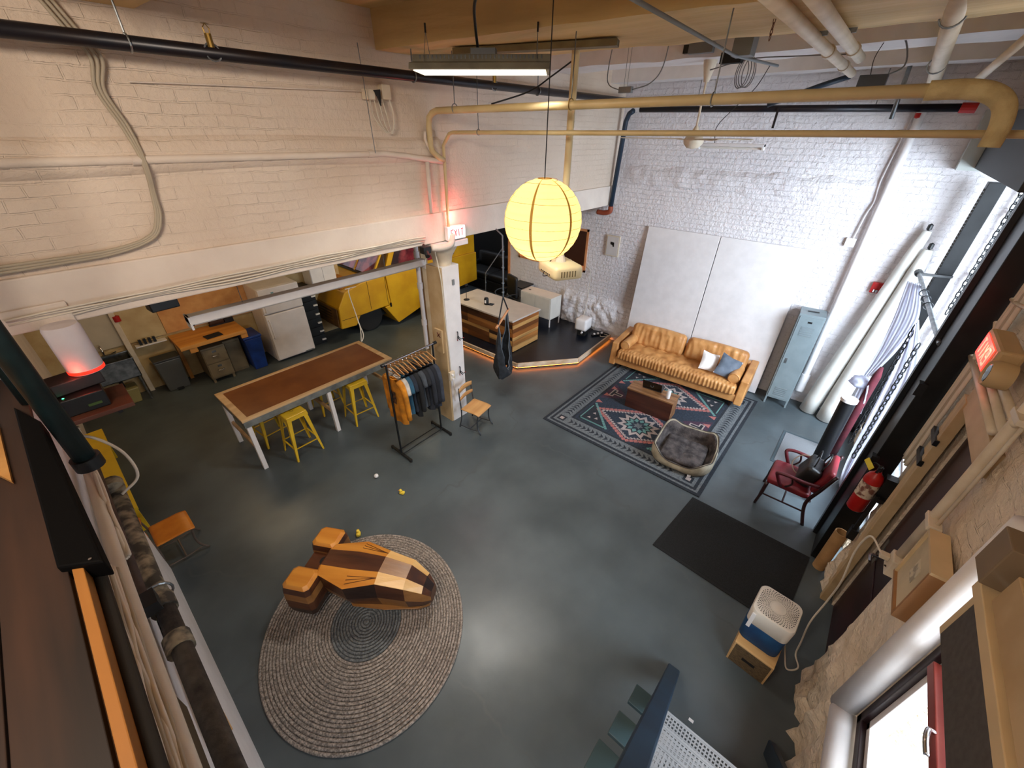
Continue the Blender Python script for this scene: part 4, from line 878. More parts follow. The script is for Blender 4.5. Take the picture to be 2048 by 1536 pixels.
t = thing('cement_slab', 'low tan block beside the sink foot at the kitchen wall', 'block', (-.43, 9.36, 0)); MB().bb((-.19, -.12, 0), (.2, .12, .42)).build('block', mat('tan_block', (168, 152, 112), .8, c2=(126, 108, 70), scale=6, bump=.006), t, bevel=.01)
# storage drawers right of fridge
t = thing('drawer_tower', 'black drawer tower with white label tabs beside the fridge', 'drawers', (3.50, 9.25, 0)); MB().bb((-.17, -.25, 0), (.17, .25, 1.35)).build('frame', m_black, t)
for k in range(6): d = MB().bb((-.16, -.28, .04+.21*k), (.16, -.25, .22+.21*k)).build('drawer', mat('drawer_smoke', (24, 30, 36), .3), t, bevel=.004); MB().bb((.06, -.31, .10+.21*k), (.15, -.28, .13+.21*k)).build('label_tab', m_whitem, d)
# cabinet on the wall, white boxes above fridge
t = thing('white_storage_box', 'white wall cupboard right of the fridge top', 'cupboard', (4.0, 9.3, 1.3)); MB().bb((-.28, -.2, 0), (.3, .2, .6)).build('body', m_whitem, t, bevel=.005)
for s in (-1, 1): MB().bb((s*.005, -.212, .02), (s*.27, -.2, .58)).build('door', m_whitem, t, bevel=.003)
# strip light hanging under the header
t = thing('strip_light', 'long unlit fluorescent strip fixture hanging in front of the kitchen', 'light fixture', (2.3, 5.2, 2.57))
b = MB(); b.prism([(.74, 5.10, 2.54), (.74, 5.13, 2.62), (.74, 5.25, 2.62), (.74, 5.29, 2.54)], (3.14, 0, 0)); b.build('housing', m_whitem, t, world=True, bevel=.004)
for y in (5.155, 5.235): MB().cyl((.78, y, 2.525), (3.84, y, 2.525), .014, 10).build('tube', mat('lamp_tube', (226, 222, 214), .3), t, world=True)
b = MB(); b.bb((.74, 5.185, 2.50), (3.88, 5.2, 2.54)); b.build('divider', m_black, t, world=True)
for x in (.74, 3.86): MB().bb((x, 5.11, 2.48), (x+.02, 5.28, 2.62)).build('end_cap', m_whitem, t, world=True)
for x in (1.3, 3.2): MB().cyl((x, 5.2, 2.62), (x, 5.2, 3.4), .004, 6).build('hanging_wire', m_steel, t, world=True)
t = thing('pull_cord', 'white looped cord hanging from the strip light middle', 'cord', (2.35, 5.1, 2.5)); MB().tube(bez([(2.55, 5.09, 2.50), (2.52, 5.08, 2.44), (2.56, 5.08, 2.1), (2.58, 5.08, 1.9), (2.56, 5.09, 1.7), (2.60, 5.07, 1.8), (2.57, 5.08, 2.0)], 6), .007, 6).build('cord', m_cable, t, world=True, smooth='all'); MB().bar((2.48, 5.09, 2.50), (2.64, 5.09, 2.50), .01, .01).build('hook', m_cable, t, world=True)
t = thing('black_speaker', 'small black speaker fixed under the header left of the strip light', 'speaker', (.55, 4.75, 2.95)); MB().box((.55, 4.72, 2.95), (.22, .14, .12), rz=.1).build('body', m_black, t, world=True, bevel=.01); MB().bar((.55, 4.74, 3.0), (.55, 4.74, 3.05), .03, .03).build('bracket', m_black, t, world=True)
t = thing('security_camera', 'small black camera on the header edge just left of the column', 'camera', (3.35, 4.36, 3.0)); MB().box((3.32, 4.36, 2.99), (.12, .09, .09)).build('body', m_black, t, world=True, bevel=.008); MB().cyl((3.30, 4.32, 2.97), (3.27, 4.26, 2.93), .03, 12).build('lens', m_black, t, world=True); MB().bar((3.34, 4.40, 3.0), (3.34, 4.43, 3.05), .03, .02).build('bracket', m_black, t, world=True)
# cables clipped along the header lower edge
for k in range(4):
    pts = []
    for i in range(14):
        x = -.35+3.7*i/13; pts.append((x, HW-.045-.012*k, 3.09+.022*k+.03*noise.noise(Vector((x*1.3, k*3, 0)))))
    tag(MB().tube(bez(pts, 4), .009, 6).build('header_cable', m_cable, smooth='all'), ['lowest pale cable sagging along the header lower edge', 'second pale cable along the header lower edge', 'third pale cable up along the header lower edge', 'topmost pale cable of the bundle on the header edge'][k], 'cable', 'pale cables along the header edge')
# red valve and pot by sink
tag(MB().lathe([(0, 0), (.05, .005), (.05, .10), (0, .11)], (.42, KW-.085, 1.42), 14).build('red_cup', m_red, smooth=True), 'small red container hanging on the wall above the sink', 'container')

# ================================================================== HAMMOCK CHAIR
def hammock():
    c = Vector((4.68, 4.22, 0)); t = thing('hammock_chair', 'dark grey hanging hammock chair in front of the stage', 'hammock', (4.68, 4.22, .5)); hm = mat('hammock_fabric', (40, 44, 50), .95, c2=(22, 25, 30), scale=12, bump=.004, bscale=60)
    top = Vector((4.68, 4.22, 2.02)); MB().tube([(4.70, 4.38, 3.05), (4.69, 4.24, 2.98), (4.68, 4.22, 2.5), top], .012, 8).build('rope', mat('grey_rope', (110, 120, 128), .9), t, world=True, smooth='all')
    for z in (2.75, 2.5, 2.25, 2.1): MB().lathe([(0, -.02), (.02, -.01), (.022, .01), (0, .02)], (4.68, 4.22, z), 8).build('knot', mat('grey_rope', (110, 120, 128)), t, world=True)
    A = gy(978, 652, 4.02); B = gy(1026, 612, 4.42); A = Vector((4.44, 4.12, 1.62)); B = Vector((4.92, 4.32, 1.70)); d = (B-A).normalized()
    MB().cyl(A-d*.07, B+d*.03, .02, 12).build('spreader_bar', wood_mat('bar_wood', (214, 158, 116), (190, 136, 92), 0), t, world=True, smooth=True)
    for q in (A, B): MB().tube([top, q], .012, 8).build('strap', hm, t, world=True)
    # cloth: two gathered straps that open into a pouch
    def pouch(u, v):
        s = 2*u-1   # side -1..1 along bar ; v 0 top..1 bottom front
        top_ = A.lerp(B, .5+.5*s)
        ang = v*PI; z = 1.62-(1.02)*math.sin(ang*.5)**.8
        wdt = .18+.10*math.sin(ang); dep = .22*math.sin(ang)
        p = Vector((4.68, 4.22, 0)) + d*(s*(.24 if v < .1 else .24-.02+.0*wdt))
        # sagging depth: lower toward centre
        sag = (1-s*s); zz = 1.64-(1-abs(s)**1.5)*.78 if v < .5 else 1.64-(1-abs(s)**1.5)*.55
        return p, zz, dep
    perp = Vector((-d.y, d.x, 0))
    def sheet(off, low, bulge):
        def fn(u, v):
            s = 2*u-1; edge = 1.66-(1-abs(s)**2.4)*low
            bot = .52+.14*abs(s)**4
            z = edge+(bot-edge)*v
            k = math.sin(PI*min(1, v*1.0)*.5)
            wq = .245+.03*math.sin(PI*v)-.02*v**3
            p = Vector((4.68, 4.22, z)) + d*(s*wq) + perp*(off*(bulge*.35+.12*math.sin(PI*min(1, .15+v*.85)))*(1-abs(s)**2.5) + .012*math.sin(s*22+v*9))
            return p
        return fn
    MB().grid(sheet(1, .80, .12), 28, 16).build('back_sling', hm, t, world=True, smooth='all'); MB().grid(sheet(-1, .98, .10), 28, 16).build('front_sling', hm, t, world=True, smooth='all')
    for off, low, bl in ((1, .80, .12), (-1, .98, .10)): f = sheet(off, low, bl); MB().tube([f(i/28, 0) for i in range(29)], .009, 6).build('piping', mat('hammock_piping', (90, 98, 106), .8), t, world=True, smooth='all')
hammock()
# ================================================================== OVERHEAD
# paper lantern
t = thing('paper_lantern', 'big glowing yellow paper globe lantern hanging in the middle of the room', 'lantern', (2.67, 1.99, 3.72))
def lantern_mat():
    m = bpy.data.materials.new('rice_paper'); m.use_nodes = True; nt = m.node_tree; N = nt.nodes; L = nt.links; b = N['Principled BSDF']
    b.inputs['Base Color'].default_value = rgb(232, 214, 160); b.inputs['Roughness'].default_value = .8
    t2 = N.new('ShaderNodeBsdfTranslucent'); t2.inputs[0].default_value = rgb(248, 240, 190); x = N.new('ShaderNodeMixShader'); x.inputs[0].default_value = .55
    L.new(b.outputs[0], x.inputs[1]); L.new(t2.outputs[0], x.inputs[2]); L.new(x.outputs[0], N['Material Output'].inputs[0]); return m
R = .30; b = MB(); prof = []
NR = 15
for i in range(NR*6+1):
    a = -PI/2+.16+(PI-.30)*i/(NR*6); k = R*(1-.010*(1-abs(math.sin(PI*i/6)))); prof.append((k*math.cos(a), k*math.sin(a)))
vs = []; n = 72
for r_, z_ in prof: vs.append([Vector((r_*math.cos(2*PI*k/n), r_*math.sin(2*PI*k/n), z_)) for k in range(n)])
b.loft(vs, caps=False); b.build('paper_shade', lantern_mat(), t, smooth='all')
rb = mat('bamboo_rib', (176, 132, 60), .7)
for i in range(1, NR):
    a = -PI/2+.16+(PI-.30)*i/NR; tilt = .015*math.sin(i*2.3)
    MB().tube([(R*.993*math.cos(a)*math.cos(g), R*.993*math.cos(a)*math.sin(g), R*.993*math.sin(a)+tilt*math.cos(g)) for g in [2*PI*k/48 for k in range(48)]], .0013, 4, closed=True).build('rib', rb, t)
for k in range(6):
    g = 2*PI*k/6+.35; MB().grid(lambda u, v: Vector(((R*1.002)*math.cos(-PI/2+.16+(PI-.3)*u)*math.cos(g+(v-.5)*.07), (R*1.002)*math.cos(-PI/2+.16+(PI-.3)*u)*math.sin(g+(v-.5)*.07), R*1.002*math.sin(-PI/2+.16+(PI-.3)*u))), 24, 1).build('paper_seam', mat('paper_seam', (196, 152, 70), .8), t, smooth='all')
MB().tube([(.05*math.cos(g), .05*math.sin(g), R*.985) for g in [2*PI*k/24 for k in range(24)]], .004, 6, closed=True).build('top_ring', rb, t)
MB().lathe([(0, -.05), (.028, -.035), (.034, 0), (.022, .03), (.012, .05)], (0, 0, -.03), 16).build('bulb', mat('bulb_glow', (255, 226, 150), .4, emit=10), t, smooth='all')
MB().cyl((0, 0, .02), (0, 0, 1.28), .004, 6).build('cord', m_black, t)
MB().cyl((0, 0, .01), (0, 0, .09), .016, 10).build('socket', m_black, t)
l = lamp('lantern_bulb_light', 'POINT', (2.67, 1.99, 3.69), 20, (1, .70, .36), rad=.05)
# high bay light
t = thing('high_bay_light', 'long grey high bay fixture with cooling fins hung above the lantern', 'light fixture', (2.98, 2.92, 4.72), math.radians(-55))
hb = mat('high_bay_grey', (110, 106, 92), .5, c2=(90, 86, 74)); sec = lambda x: [Vector((x, -.19, 0)), Vector((x, .19, 0)), Vector((x, .17, .045)), Vector((x, .07, .06)), Vector((x, .055, .11)), Vector((x, -.055, .11)), Vector((x, -.07, .06)), Vector((x, -.17, .045))]
MB().loft([sec(-.56), sec(.56)]).build('housing', hb, t, bevel=.004)
for i in range(34): 
    if i in (16, 17): continue
    x = -.50+.03*i
for s in (-1, 1):
    b = MB()
    for i in range(30): b.bb((-.50+.034*i, s*.056, .066), (-.49+.034*i, s*.064, .105))
    b.build('cooling_fins', m_black, t)
MB().bb((-.53, -.16, -.006), (.53, .16, 0)).build('lens', mat('lens_panel', (236, 226, 196), .4, emit=2.2), t); MB().bb((-.08, -.05, .11), (.12, .05, .15)).build('driver_box', m_black, t)
for x in (-.45, .45):
    for s in (-1, 1): MB().cyl((x, s*.12, .05), (x, 0, .26), .0025, 5).build('hanging_wire', m_steel, t)
    MB().cyl((x, 0, .25), (x, 0, .31), .008, 6).build('wire_grip', m_black, t)
tag(MB().tube(bez([(2.95, 2.93, 4.87), (2.86, 2.86, 4.98), (2.66, 2.66, 5.06), (2.45, 2.35, 5.12), (2.3, 2.1, 5.25)], 6), .011, 8).build('black_cable_or_gap', m_black, smooth='all'), 'thick black cable rising from the high bay light to the ceiling', 'cable')
lamp('high_bay_emitter', 'AREA', (2.98, 2.92, 4.705), 36, (1, .96, .88), .34, 1.1, (2.98, 2.92, 0), spread=math.radians(112)).rotation_euler = (0, 0, math.radians(35))
# ceiling fan
t = thing('ceiling_fan', 'cream ceiling fan with thin blades on a long rod near the far wall', 'fan', (6.3, 2.26, 4.24))
MB().lathe([(0, .98), (.10, .98), (.075, .80), (.03, .62)], n=20).build('canopy', m_offw, t, smooth=True); MB().cyl((0, 0, .1), (0, 0, .66), .014, 10).build('rod', m_offw, t)
MB().lathe([(0, -.10), (.07, -.09), (.12, -.04), (.13, 0), (.10, .045), (.05, .06), (.05, .10), (.02, .16)], n=24).build('motor_housing', m_offw, t, smooth=True)
for k in range(3):
    a = 2*PI*k/3+1.62; b = MB(); b.T = Matrix.Rotation(a, 4, 'Z') @ Matrix.Rotation(math.radians(5), 4, 'X'); b.prism([(.16, -.04, .012), (1.02, -.055, .012), (1.06, 0, .012), (1.02, .055, .012), (.16, .04, .012)], (0, 0, .006)); b.bar((.08, 0, .01), (.22, 0, .01), .03, .008); b.build('blade', m_offw, t)
# hanging white tube light
t = thing('tube_light', 'small white tube light hanging behind the ceiling fan', 'light fixture', (7.0, 1.98, 4.17)); MB().bb((-.05, -.44, 0), (.05, .44, .035)).build('housing', m_whitem, t, bevel=.004); MB().cyl((0, -.42, -.02), (0, .42, -.02), .016, 10).build('tube', mat('lamp_tube', (226, 222, 214)), t)
for y in (-.44, .42): MB().bb((-.045, y, -.04), (.045, y+.02, .03)).build('end_cap', m_whitem, t)
tag(MB().tube(bez([(7.0, 2.2, 4.2), (6.98, 2.22, 4.4), (6.85, 2.0, 4.62), (6.6, 1.75, 4.8), (6.4, 1.6, 5.0)], 6), .005, 5).build('lamp_cable', m_black, smooth='all'), 'thin black cable feeding the tube light behind the fan', 'cable')
# projector pole and projector
t = thing('pole_projector', 'cream projector on a long yellow ceiling pole behind the lantern', 'projector', (4.10, 2.76, 2.84), math.radians(-118))
MB().cyl((0, 0, .22), (0, 0, 2.20), .038, 16).build('pole', mat('pole_cream', (216, 196, 150), .5), t, smooth=True); MB().lathe([(0, 2.18), (.10, 2.18), (.10, 2.205), (0, 2.21)], n=18).build('flange', m_offw, t)
b = MB(); soft_block(b, (0, 0, .06), .50, .38, .17, lambda p: Vector((0, 0, 0)), (8, 8, 5), rad=.045); b.build('body', mat('projector_cream', (218, 198, 152), .5), t, smooth='all', weld=True)
MB().lathe([(0, .13), (.07, .13), (.06, .16), (.04, .22)], n=16).build('ceiling_mount', m_offw, t)
b = MB(); b.T = Matrix.Translation((.0, .15, .07)) @ Matrix.Rotation(-PI/2, 4, 'X'); b.lathe([(.05, 0), (.055, .05), (.045, .06), (.03, .045)], (-.1, 0, 0), 16); b.build('lens', m_offw, t, smooth=True)
for i in range(6): MB().bb((.246, -.11+.036*i, .02), (.253, -.095+.036*i, .09)).build('vent_slot', mat('vent_dark', (120, 100, 60), .6), t)
for i in range(6): MB().bb((-.13+.045*i, -.193, .02), (-.11+.045*i, -.187, .035)).build('socket', m_black, t)
MB().tube(bez([(.05, -.15, .03), (.04, -.2, .0), (-.05, -.2, -.01), (-.02, -.12, .16), (0, -.03, .24)], 5), .006, 6).build('cable', m_black, t, smooth='all')
# wood strip bolted under the beam
tag(MB().bar((3.45, 3.74, 4.965), (3.98, 2.25, 4.965), .12, .05).build('ceiling_strip', mat('olive_strip', (120, 104, 66), .6, c2=(100, 84, 50), scale=6), bevel=.004), 'olive timber strip under the wide beam holding the pole flange', 'strip')
# large painted pipes
mp = mat('cream_pipe', (206, 186, 142), .45, c2=(192, 170, 124), scale=3)
t = thing('heating_pipe', 'thick cream pipe crossing the room high up with an elbow at each end', 'pipe', (3.55, 2.2, 4.52))
pts = bez([(3.55, .05, 4.52), (3.55, 1, 4.52), (3.55, 4.24, 4.49)], 3)
MB().tube([(3.55, .0, 4.52), (3.55, 4.20, 4.50), (3.55, 4.28, 4.48), (3.55, 4.34, 4.44), (3.55, 4.36, 4.36), (3.55, 4.36, 4.16), (3.57, 4.36, 4.10), (3.66, 4.36, 4.03), (3.74, 4.36, 4.0)], .034, 14).build('pipe', mp, t, world=True, smooth='all')
MB().tube(bez([(3.55, .06, 4.52), (3.55, -.10, 4.52), (3.56, -.20, 4.50), (3.57, -.27, 4.45), (3.58, -.30, 4.36), (3.58, -.30, 4.26)], 5), .046, 16).build('elbow', mat('lagged_pipe', (196, 176, 128), .8, c2=(176, 154, 108), scale=12, bump=.006), t, world=True, smooth='all')
for y, c in ((3.9, 0), (2.4, 1), (1.2, 0)):
    b = MB().tube([(3.55+.042*math.cos(a), y, 4.515+.042*math.sin(a)) for a in [2*PI*i/16 for i in range(16)]], .005, 6, closed=True).build('clamp', m_steel if c == 0 else m_brass, t, world=True); MB().cyl((3.55, y, 4.555), (3.55, y, 5.0 if y < 9 else 5.0), .005, 6).build('hanger_rod', m_steel, t, world=True)
t = thing('lower_heating_pipe', 'thinner cream pipe running just below the thick cream pipe', 'pipe', (3.75, 2.2, 4.30))
MB().tube([(3.75, -.95, 4.325), (3.75, 4.18, 4.295), (3.75, 4.24, 4.28), (3.75, 4.32, 4.20), (3.75, 4.36, 4.16), (3.75, 4.36, 3.9), (3.75, 4.37, 3.1), (3.75, 4.37, 3.04)], .021, 12).build('pipe', mp, t, world=True, smooth='all')
MB().tube([(3.75+.028*math.cos(a), 3.75, 4.30+.028*math.sin(a)) for a in [2*PI*i/14 for i in range(14)]], .004, 6, closed=True).build('clamp', m_steel, t, world=True); MB().cyl((3.75, 3.75, 4.33), (3.75, 3.75, 5.0), .004, 6).build('hanger_rod', m_steel, t, world=True)
t = thing('wall_pipe', 'cream conduit running level along the whole upper left wall', 'pipe', (1.5, 4.41, 4.08))
MB().tube([(-.6, 4.40, 4.10), (2.9, 4.40, 4.09), (3.2, 4.39, 4.06), (3.62, 4.38, 4.0), (3.72, 4.37, 3.99)], .030, 12).build('pipe', m_left if False else m_plaster, t, world=True, smooth='all')
for x in (.75, 2.75): MB().cyl((x-.03, 4.40, 4.092), (x+.03, 4.40, 4.092), .037, 12).build('coupling', m_plaster, t, world=True, smooth=True)
t = thing('wall_pipe_drop', 'pair of cream pipes dropping from the pipe junction to the column', 'pipe', (3.5, 4.41, 3.5)); MB().tube([(3.50, 4.39, 4.05), (3.50, 4.39, 3.42)], .026, 10).build('pipe', m_plaster, t, world=True, smooth='all')
MB().tube(bez([(3.60, 4.38, 4.05), (3.50, 4.38, 4.2), (3.50, 4.38, 4.3)], 4), .018, 8).build('branch', m_plaster, t, world=True, smooth='all')
MB().tube(bez([(3.78, 4.34, 3.12), (3.72, 4.32, 3.0), (3.55, 4.33, 2.98), (3.42, 4.36, 3.0)], 5), .045, 12).build('elbow', m_plaster, t, world=True, smooth='all')
# sprinkler pipe
t = thing('sprinkler_pipe', 'long black sprinkler pipe along the top of the left wall', 'pipe', (3.5, 4.1, 4.78))
MB().tube([(-1.2, 4.22, 4.77), (8.0, 4.0, 4.78)], .045, 14).build('pipe', m_pipe, t, world=True, smooth='all')
for x in (1.41, 4.35):
    y = 4.16-.024*x; s = MB().cyl((x, y, 4.80), (x, y, 4.88), .022, 10).build('sprinkler_head', m_brass, t, world=True); b = MB(); b.tube([(x-.016, y, 4.88), (x-.02, y, 4.91), (x, y, 4.935), (x+.02, y, 4.91), (x+.016, y, 4.88)], .004, 6); b.build('frame_arm', m_brass, s, world=True); MB().lathe([(0, 0), (.028, 0), (0, .004)], (x, y, 4.935), 12).build('deflector', m_brass, s, world=True)
    MB().tube([(x+.052*math.cos(a), y+0, 4.775+.052*math.sin(a)) for a in [2*PI*i/16 for i in range(16)]], .006, 6, closed=True).build('saddle', m_steel, t, world=True)
for x in (.93, 3.2, 5.2): y = 4.19-.024*x; MB().cyl((x, y, 4.80), (x, y, 5.0), .007, 6).build('hanger_rod', m_steel, t, world=True); MB().tube([(x, y+.05*math.cos(a), 4.775+.05*math.sin(a)) for a in [2*PI*i/16 for i in range(16)]], .006, 6, closed=True).build('hanger_ring', m_steel, t, world=True)
t = thing('sprinkler_riser', 'dark blue black pipe dropping down the far wall corner', 'pipe', (8.2, 4.6, 3.8))
MB().tube([(8.12, 4.12, 4.66), (8.18, 4.22, 4.62), (8.2, 4.28, 4.50), (8.2, 4.36, 3.00)], .045, 12).build('pipe', mat('blue_iron', (30, 48, 66), .4), t, world=True, smooth='all')
MB().tube(bez([(8.2, 4.36, 3.02), (8.2, 4.37, 2.92), (8.2, 4.5, 2.88), (8.2, 4.66, 2.88)], 5), .05, 12).build('elbow', mat('orange_primer', (150, 70, 44), .6), t, world=True, smooth='all')
t = thing('sprinkler_branch', 'black pipe running level across the top of the far wall with red caps', 'pipe', (8.15, 2, 4.64)); MB().tube([(8.15, 4.0, 4.68), (8.15, -.25, 4.62)], .045, 12).build('pipe', m_pipe, t, world=True, smooth='all'); MB().cyl((8.15, -.25, 4.62), (8.15, -.40, 4.615), .055, 12).build('end_cap', m_red, t, world=True); MB().lathe([(0, -.06), (.03, -.05), (.03, 0)], (8.12, .12, 4.57), 10).build('sprinkler_tip', m_red, t, world=True)
MB().bar((8.1, 1.75, 4.66), (8.1, 1.75, 4.40), .03, .02).build('strap', m_pipe, t, world=True)
for y in (.6, 3.0): MB().cyl((8.15, y, 4.66), (8.15, y, 5.06), .006, 6).build('hanger_rod', m_steel, t, world=True)
tag(MB().tube([gx(1535, 210, 7.6), gx(1640, 172, 7.6), gx(1702, 152, 7.6)], .032, 10).build('brace_pipe', mat('blue_iron', (30, 48, 66)), smooth='all'), 'short dark blue pipe slanting up to the ceiling near the far wall', 'pipe')
tag(MB().tube([gx(1820, 132, 6.4), gx(1782, 238, 6.4)], .02, 8).build('hook_pole', m_steel, smooth='all'), 'slim steel pole with hook end hanging near the right wall top', 'pole')
# conduit runs on the ceiling
t = thing('ceiling_conduit', 'thin grey conduit slanting over the beam to a junction box', 'conduit', (5, 1.5, 4.95)); MB().tube([(1.9, 1.42, 4.93), (4.95, 1.57, 4.93), (6.1, 1.45, 4.95)], .014, 8).build('conduit', m_grey, t, world=True, smooth='all'); MB().bb((5.0, 1.45, 4.93), (5.16, 1.62, 5.08)).build('junction_box', m_grey, t, world=True, bevel=.004)
for i, (y, lab) in enumerate(((.88, 'left one of the two thick white pipes crossing under the ceiling beam'), (.70, 'right one of the two thick white pipes crossing under the ceiling beam'))):
    t = thing('ceiling_pipe', lab, 'pipe', (4, y, 4.94)); MB().tube([(2.2, y, 4.94), (7.2 if i == 0 else 5.9, y, 4.94)], .042, 12).build('pipe', m_offw, t, world=True, smooth='all')
    for x in (5.3, 6.4)[:2-i]: MB().cyl((x-.04, y, 4.94), (x+.04, y, 4.94), .052, 12).build('coupling', m_offw, t, world=True, smooth=True)
    MB().bar((4.6, y-.07, 4.97), (4.6, y+.07, 4.97), .02, .03).build('clip', m_steel, t, world=True)
t = thing('ceiling_duct', 'wide cream lagged pipe at the top right with wire hangers', 'pipe', (6, .0, 4.8)); 
MB().tube([(3.9, .12, 5.06), (7.9, .10, 4.80)], .06, 14).build('pipe', m_offw, t, world=True, smooth='all')
for x in (4.7, 6.4): MB().tube([(x, .12+.07*math.cos(a), 5.01-.065*(x-4.7)+.07*math.sin(a)) for a in [2*PI*i/16 for i in range(16)]], .006, 6, closed=True).build('hanger_ring', m_steel, t, world=True)
t = thing('corner_conduit', 'pale pipe with dark underside slanting over the right wall top', 'pipe', (4.4, -.4, 4.8)); MB().tube([gz(1945, 168, 4.72), gz(2060, 70, 4.93)], .032, 12).build('pipe', m_offw, t, world=True, smooth='all')
t = thing('hanging_box', 'small dark box hanging by wires near the top of the right wall', 'box', gx(1740, 165, 6.2)); MB().bb((-.06, -.13, -.04), (.06, .10, .06)).build('case', mat('box_slate', (60, 66, 74), .5), t, bevel=.004); MB().tube(bez([(0, .02, .06), (0, .04, .2), (0, .0, .36)], 4), .004, 5).build('wire', m_black, t); MB().tube(bez([(0, -.08, .04), (0, -.22, .12), (0, -.16, .3), (0, -.06, .38)], 5), .008, 6).build('flex', m_grey, t, smooth='all')
t = thing('junction_light', 'small grey junction box hanging on wires in front of the far wall corner', 'box', gx(1250, 180, 5.2)); MB().bb((-.03, -.09, -.03), (.03, .07, .03)).build('case', m_grey, t, bevel=.004)
MB().tube(bez([(0, .07, 0), (0, .22, .06), (0, .25, .2), (0, .2, .58)], 5), .006, 6).build('wire', m_grey, t, smooth='all'); MB().tube(bez([(0, -.09, 0), (0, -.3, .05), (0, -.42, .2), (0, -.45, .58)], 5), .006, 6).build('wire', m_grey, t, smooth='all')
for y in (-.02, .02): MB().cyl((0, y, .03), (0, y, .60), .003, 5).build('hanger', m_steel, t)
# bracket box for the fan wiring and coil
t = thing('fan_bracket', 'grey angled metal bracket beside the fan canopy', 'bracket', gx(1430, 100, 6.0)); MB().bb((-.04, .02, -.02), (.04, .30, .08)).build('box', m_grey, t, bevel=.004); MB().bb((-.04, .30, -.01), (.04, .36, .07)).build('end', m_black, t)
tag(MB().bb((5.85, 1.78, 4.98), (5.95, 2.0, 5.08)).build('open_box', m_dark), 'open black electrical box beside the fan canopy', 'box')
b = MB(); c0 = gx(1490, 145, 6.0)
pts = []
for i in range(90):
    a = 2*PI*i/22; pts.append(c0+Vector((.02*math.sin(a*.7), .075*math.sin(a)+.0011*i-.05, .14*math.cos(a)+.004*math.sin(a*2.2))))
b.tube(pts, .005, 5)
tag(b.build('cable_coil', mat('grey_cable', (120, 118, 120), .6), smooth='all'), 'loose grey cable coil hanging behind the ceiling fan', 'cable')
tag(MB().tube(bez([gx(1420, 140, 6), gx(1500, 118, 6), gx(1600, 112, 6), gx(1700, 108, 6)], 6), .006, 5).build('grey_cable', mat('grey_cable', (120, 118, 120)), smooth='all'), 'grey cable strung from the coil toward the white ceiling pipes', 'cable')
# ceiling chain
def chain(name, a, c, lab, link=.05, m=m_black, rw=.006, wl=.014):
    a = Vector(a); c = Vector(c); d = (c-a); L = d.length; d.normalize(); x = d.orthogonal().normalized(); y = d.cross(x); n = int(L/link); b = MB()
    for i in range(n):
        p = a+d*(link*(i+.5)); q = x if i % 2 else y; hl = link*.68-.0
        b.tube([p+d*(hl*math.cos(g))+q*(wl*math.sin(g)) for g in [2*PI*k/10 for k in range(10)]], rw, 5, closed=True)
    return tag(b.build(name, m, smooth='all'), lab, 'chain')
chain('ceiling_chain', (4.02, 1.06, 5.0), (4.02, 1.06, 4.86), 'short brown chain hanging under the wide ceiling beam', .03, mat('rusty_chain', (110, 70, 44), .7), .003, .008)
# cables on the left wall
mc = mat('grey_beige_cable', (172, 160, 140), .6)
for k, lab in enumerate(('outer grey cable looping down the upper left wall', 'middle grey cable looping down the upper left wall', 'inner grey cable looping down the upper left wall')):
    o = .03*k
    tag(MB().tube(bez([(.60+o, 4.40, 5.0), (.67+o, 4.40, 4.85), (.74+o, 4.40, 4.70), (.70+o*.7, 4.41, 4.52), (.755+o*.6, 4.41, 4.30), (.78+o*.3, 4.375, 4.08), (.76+o*.3, 4.41, 3.85), (.72+o*.5, 4.41, 3.68), (.63+o*.3, 4.41, 3.56-o*.3), (.38, 4.41, 3.50-o*.5), (.0, 4.41, 3.49-o*.6), (-.4, 4.41, 3.49-o*.7)], 8), .0115, 8).build('wall_cable', mc, smooth='all'), lab, 'cable', 'grey cables looping down the left wall')
tag(MB().tube(bez([(.90, 4.42, 4.58), (1.5, 4.42, 4.60), (2.2, 4.42, 4.62), (2.86, 4.42, 4.64)], 8), .006, 6).build('thin_conduit', m_plaster, smooth='all'), 'thin painted conduit running along the left wall under the sprinkler pipe', 'conduit')
t = thing('junction_box', 'dirty junction box with loose wires on the upper left wall', 'junction box', (2.88, 4.41, 4.62)); MB().bb((-.10, -.06, -.05), (.0, .03, .04)).build('box', m_offw, t, bevel=.005); MB().bb((.1, -.05, -.04), (.20, .03, .09)).build('box', m_offw, t, bevel=.005)
MB().prism([(-.02, -.07, .03), (.06, -.07, .04), (.05, -.07, -.1), (.02, -.07, -.02)], (0, .02, 0)).build('clamp', m_black, t)
for i in range(4): MB().tube(bez([(-.06+.05*i, -.04, -.04), (-.04+.06*i, -.05, -.2-.03*i), (.1+.02*i, -.05, -.34), (.2, -.05, -.26+.03*i), (.18, -.03, -.02)], 5), .006, 6).build('wire', m_cable, t, smooth='all')
for x, y, z0, l in ((2.95, 4.3, 4.1, 'thin rod holding the left wall conduit below the sprinkler pipe'),): tag(MB().cyl((x-.2, y, z0), (x-.22, y, 5.0), .004, 5).build('hanger_wire', m_steel), l, 'rod')
tag(MB().tube(bez([(3.7, 3.5, 4.55), (3.95, 3.2, 4.66), (4.05, 3.0, 4.78), (4.12, 2.80, 4.90)], 6), .008, 6).build('pole_cable', m_black, smooth='all'), 'black cable swinging from the pole top to the sprinkler pipe', 'cable')
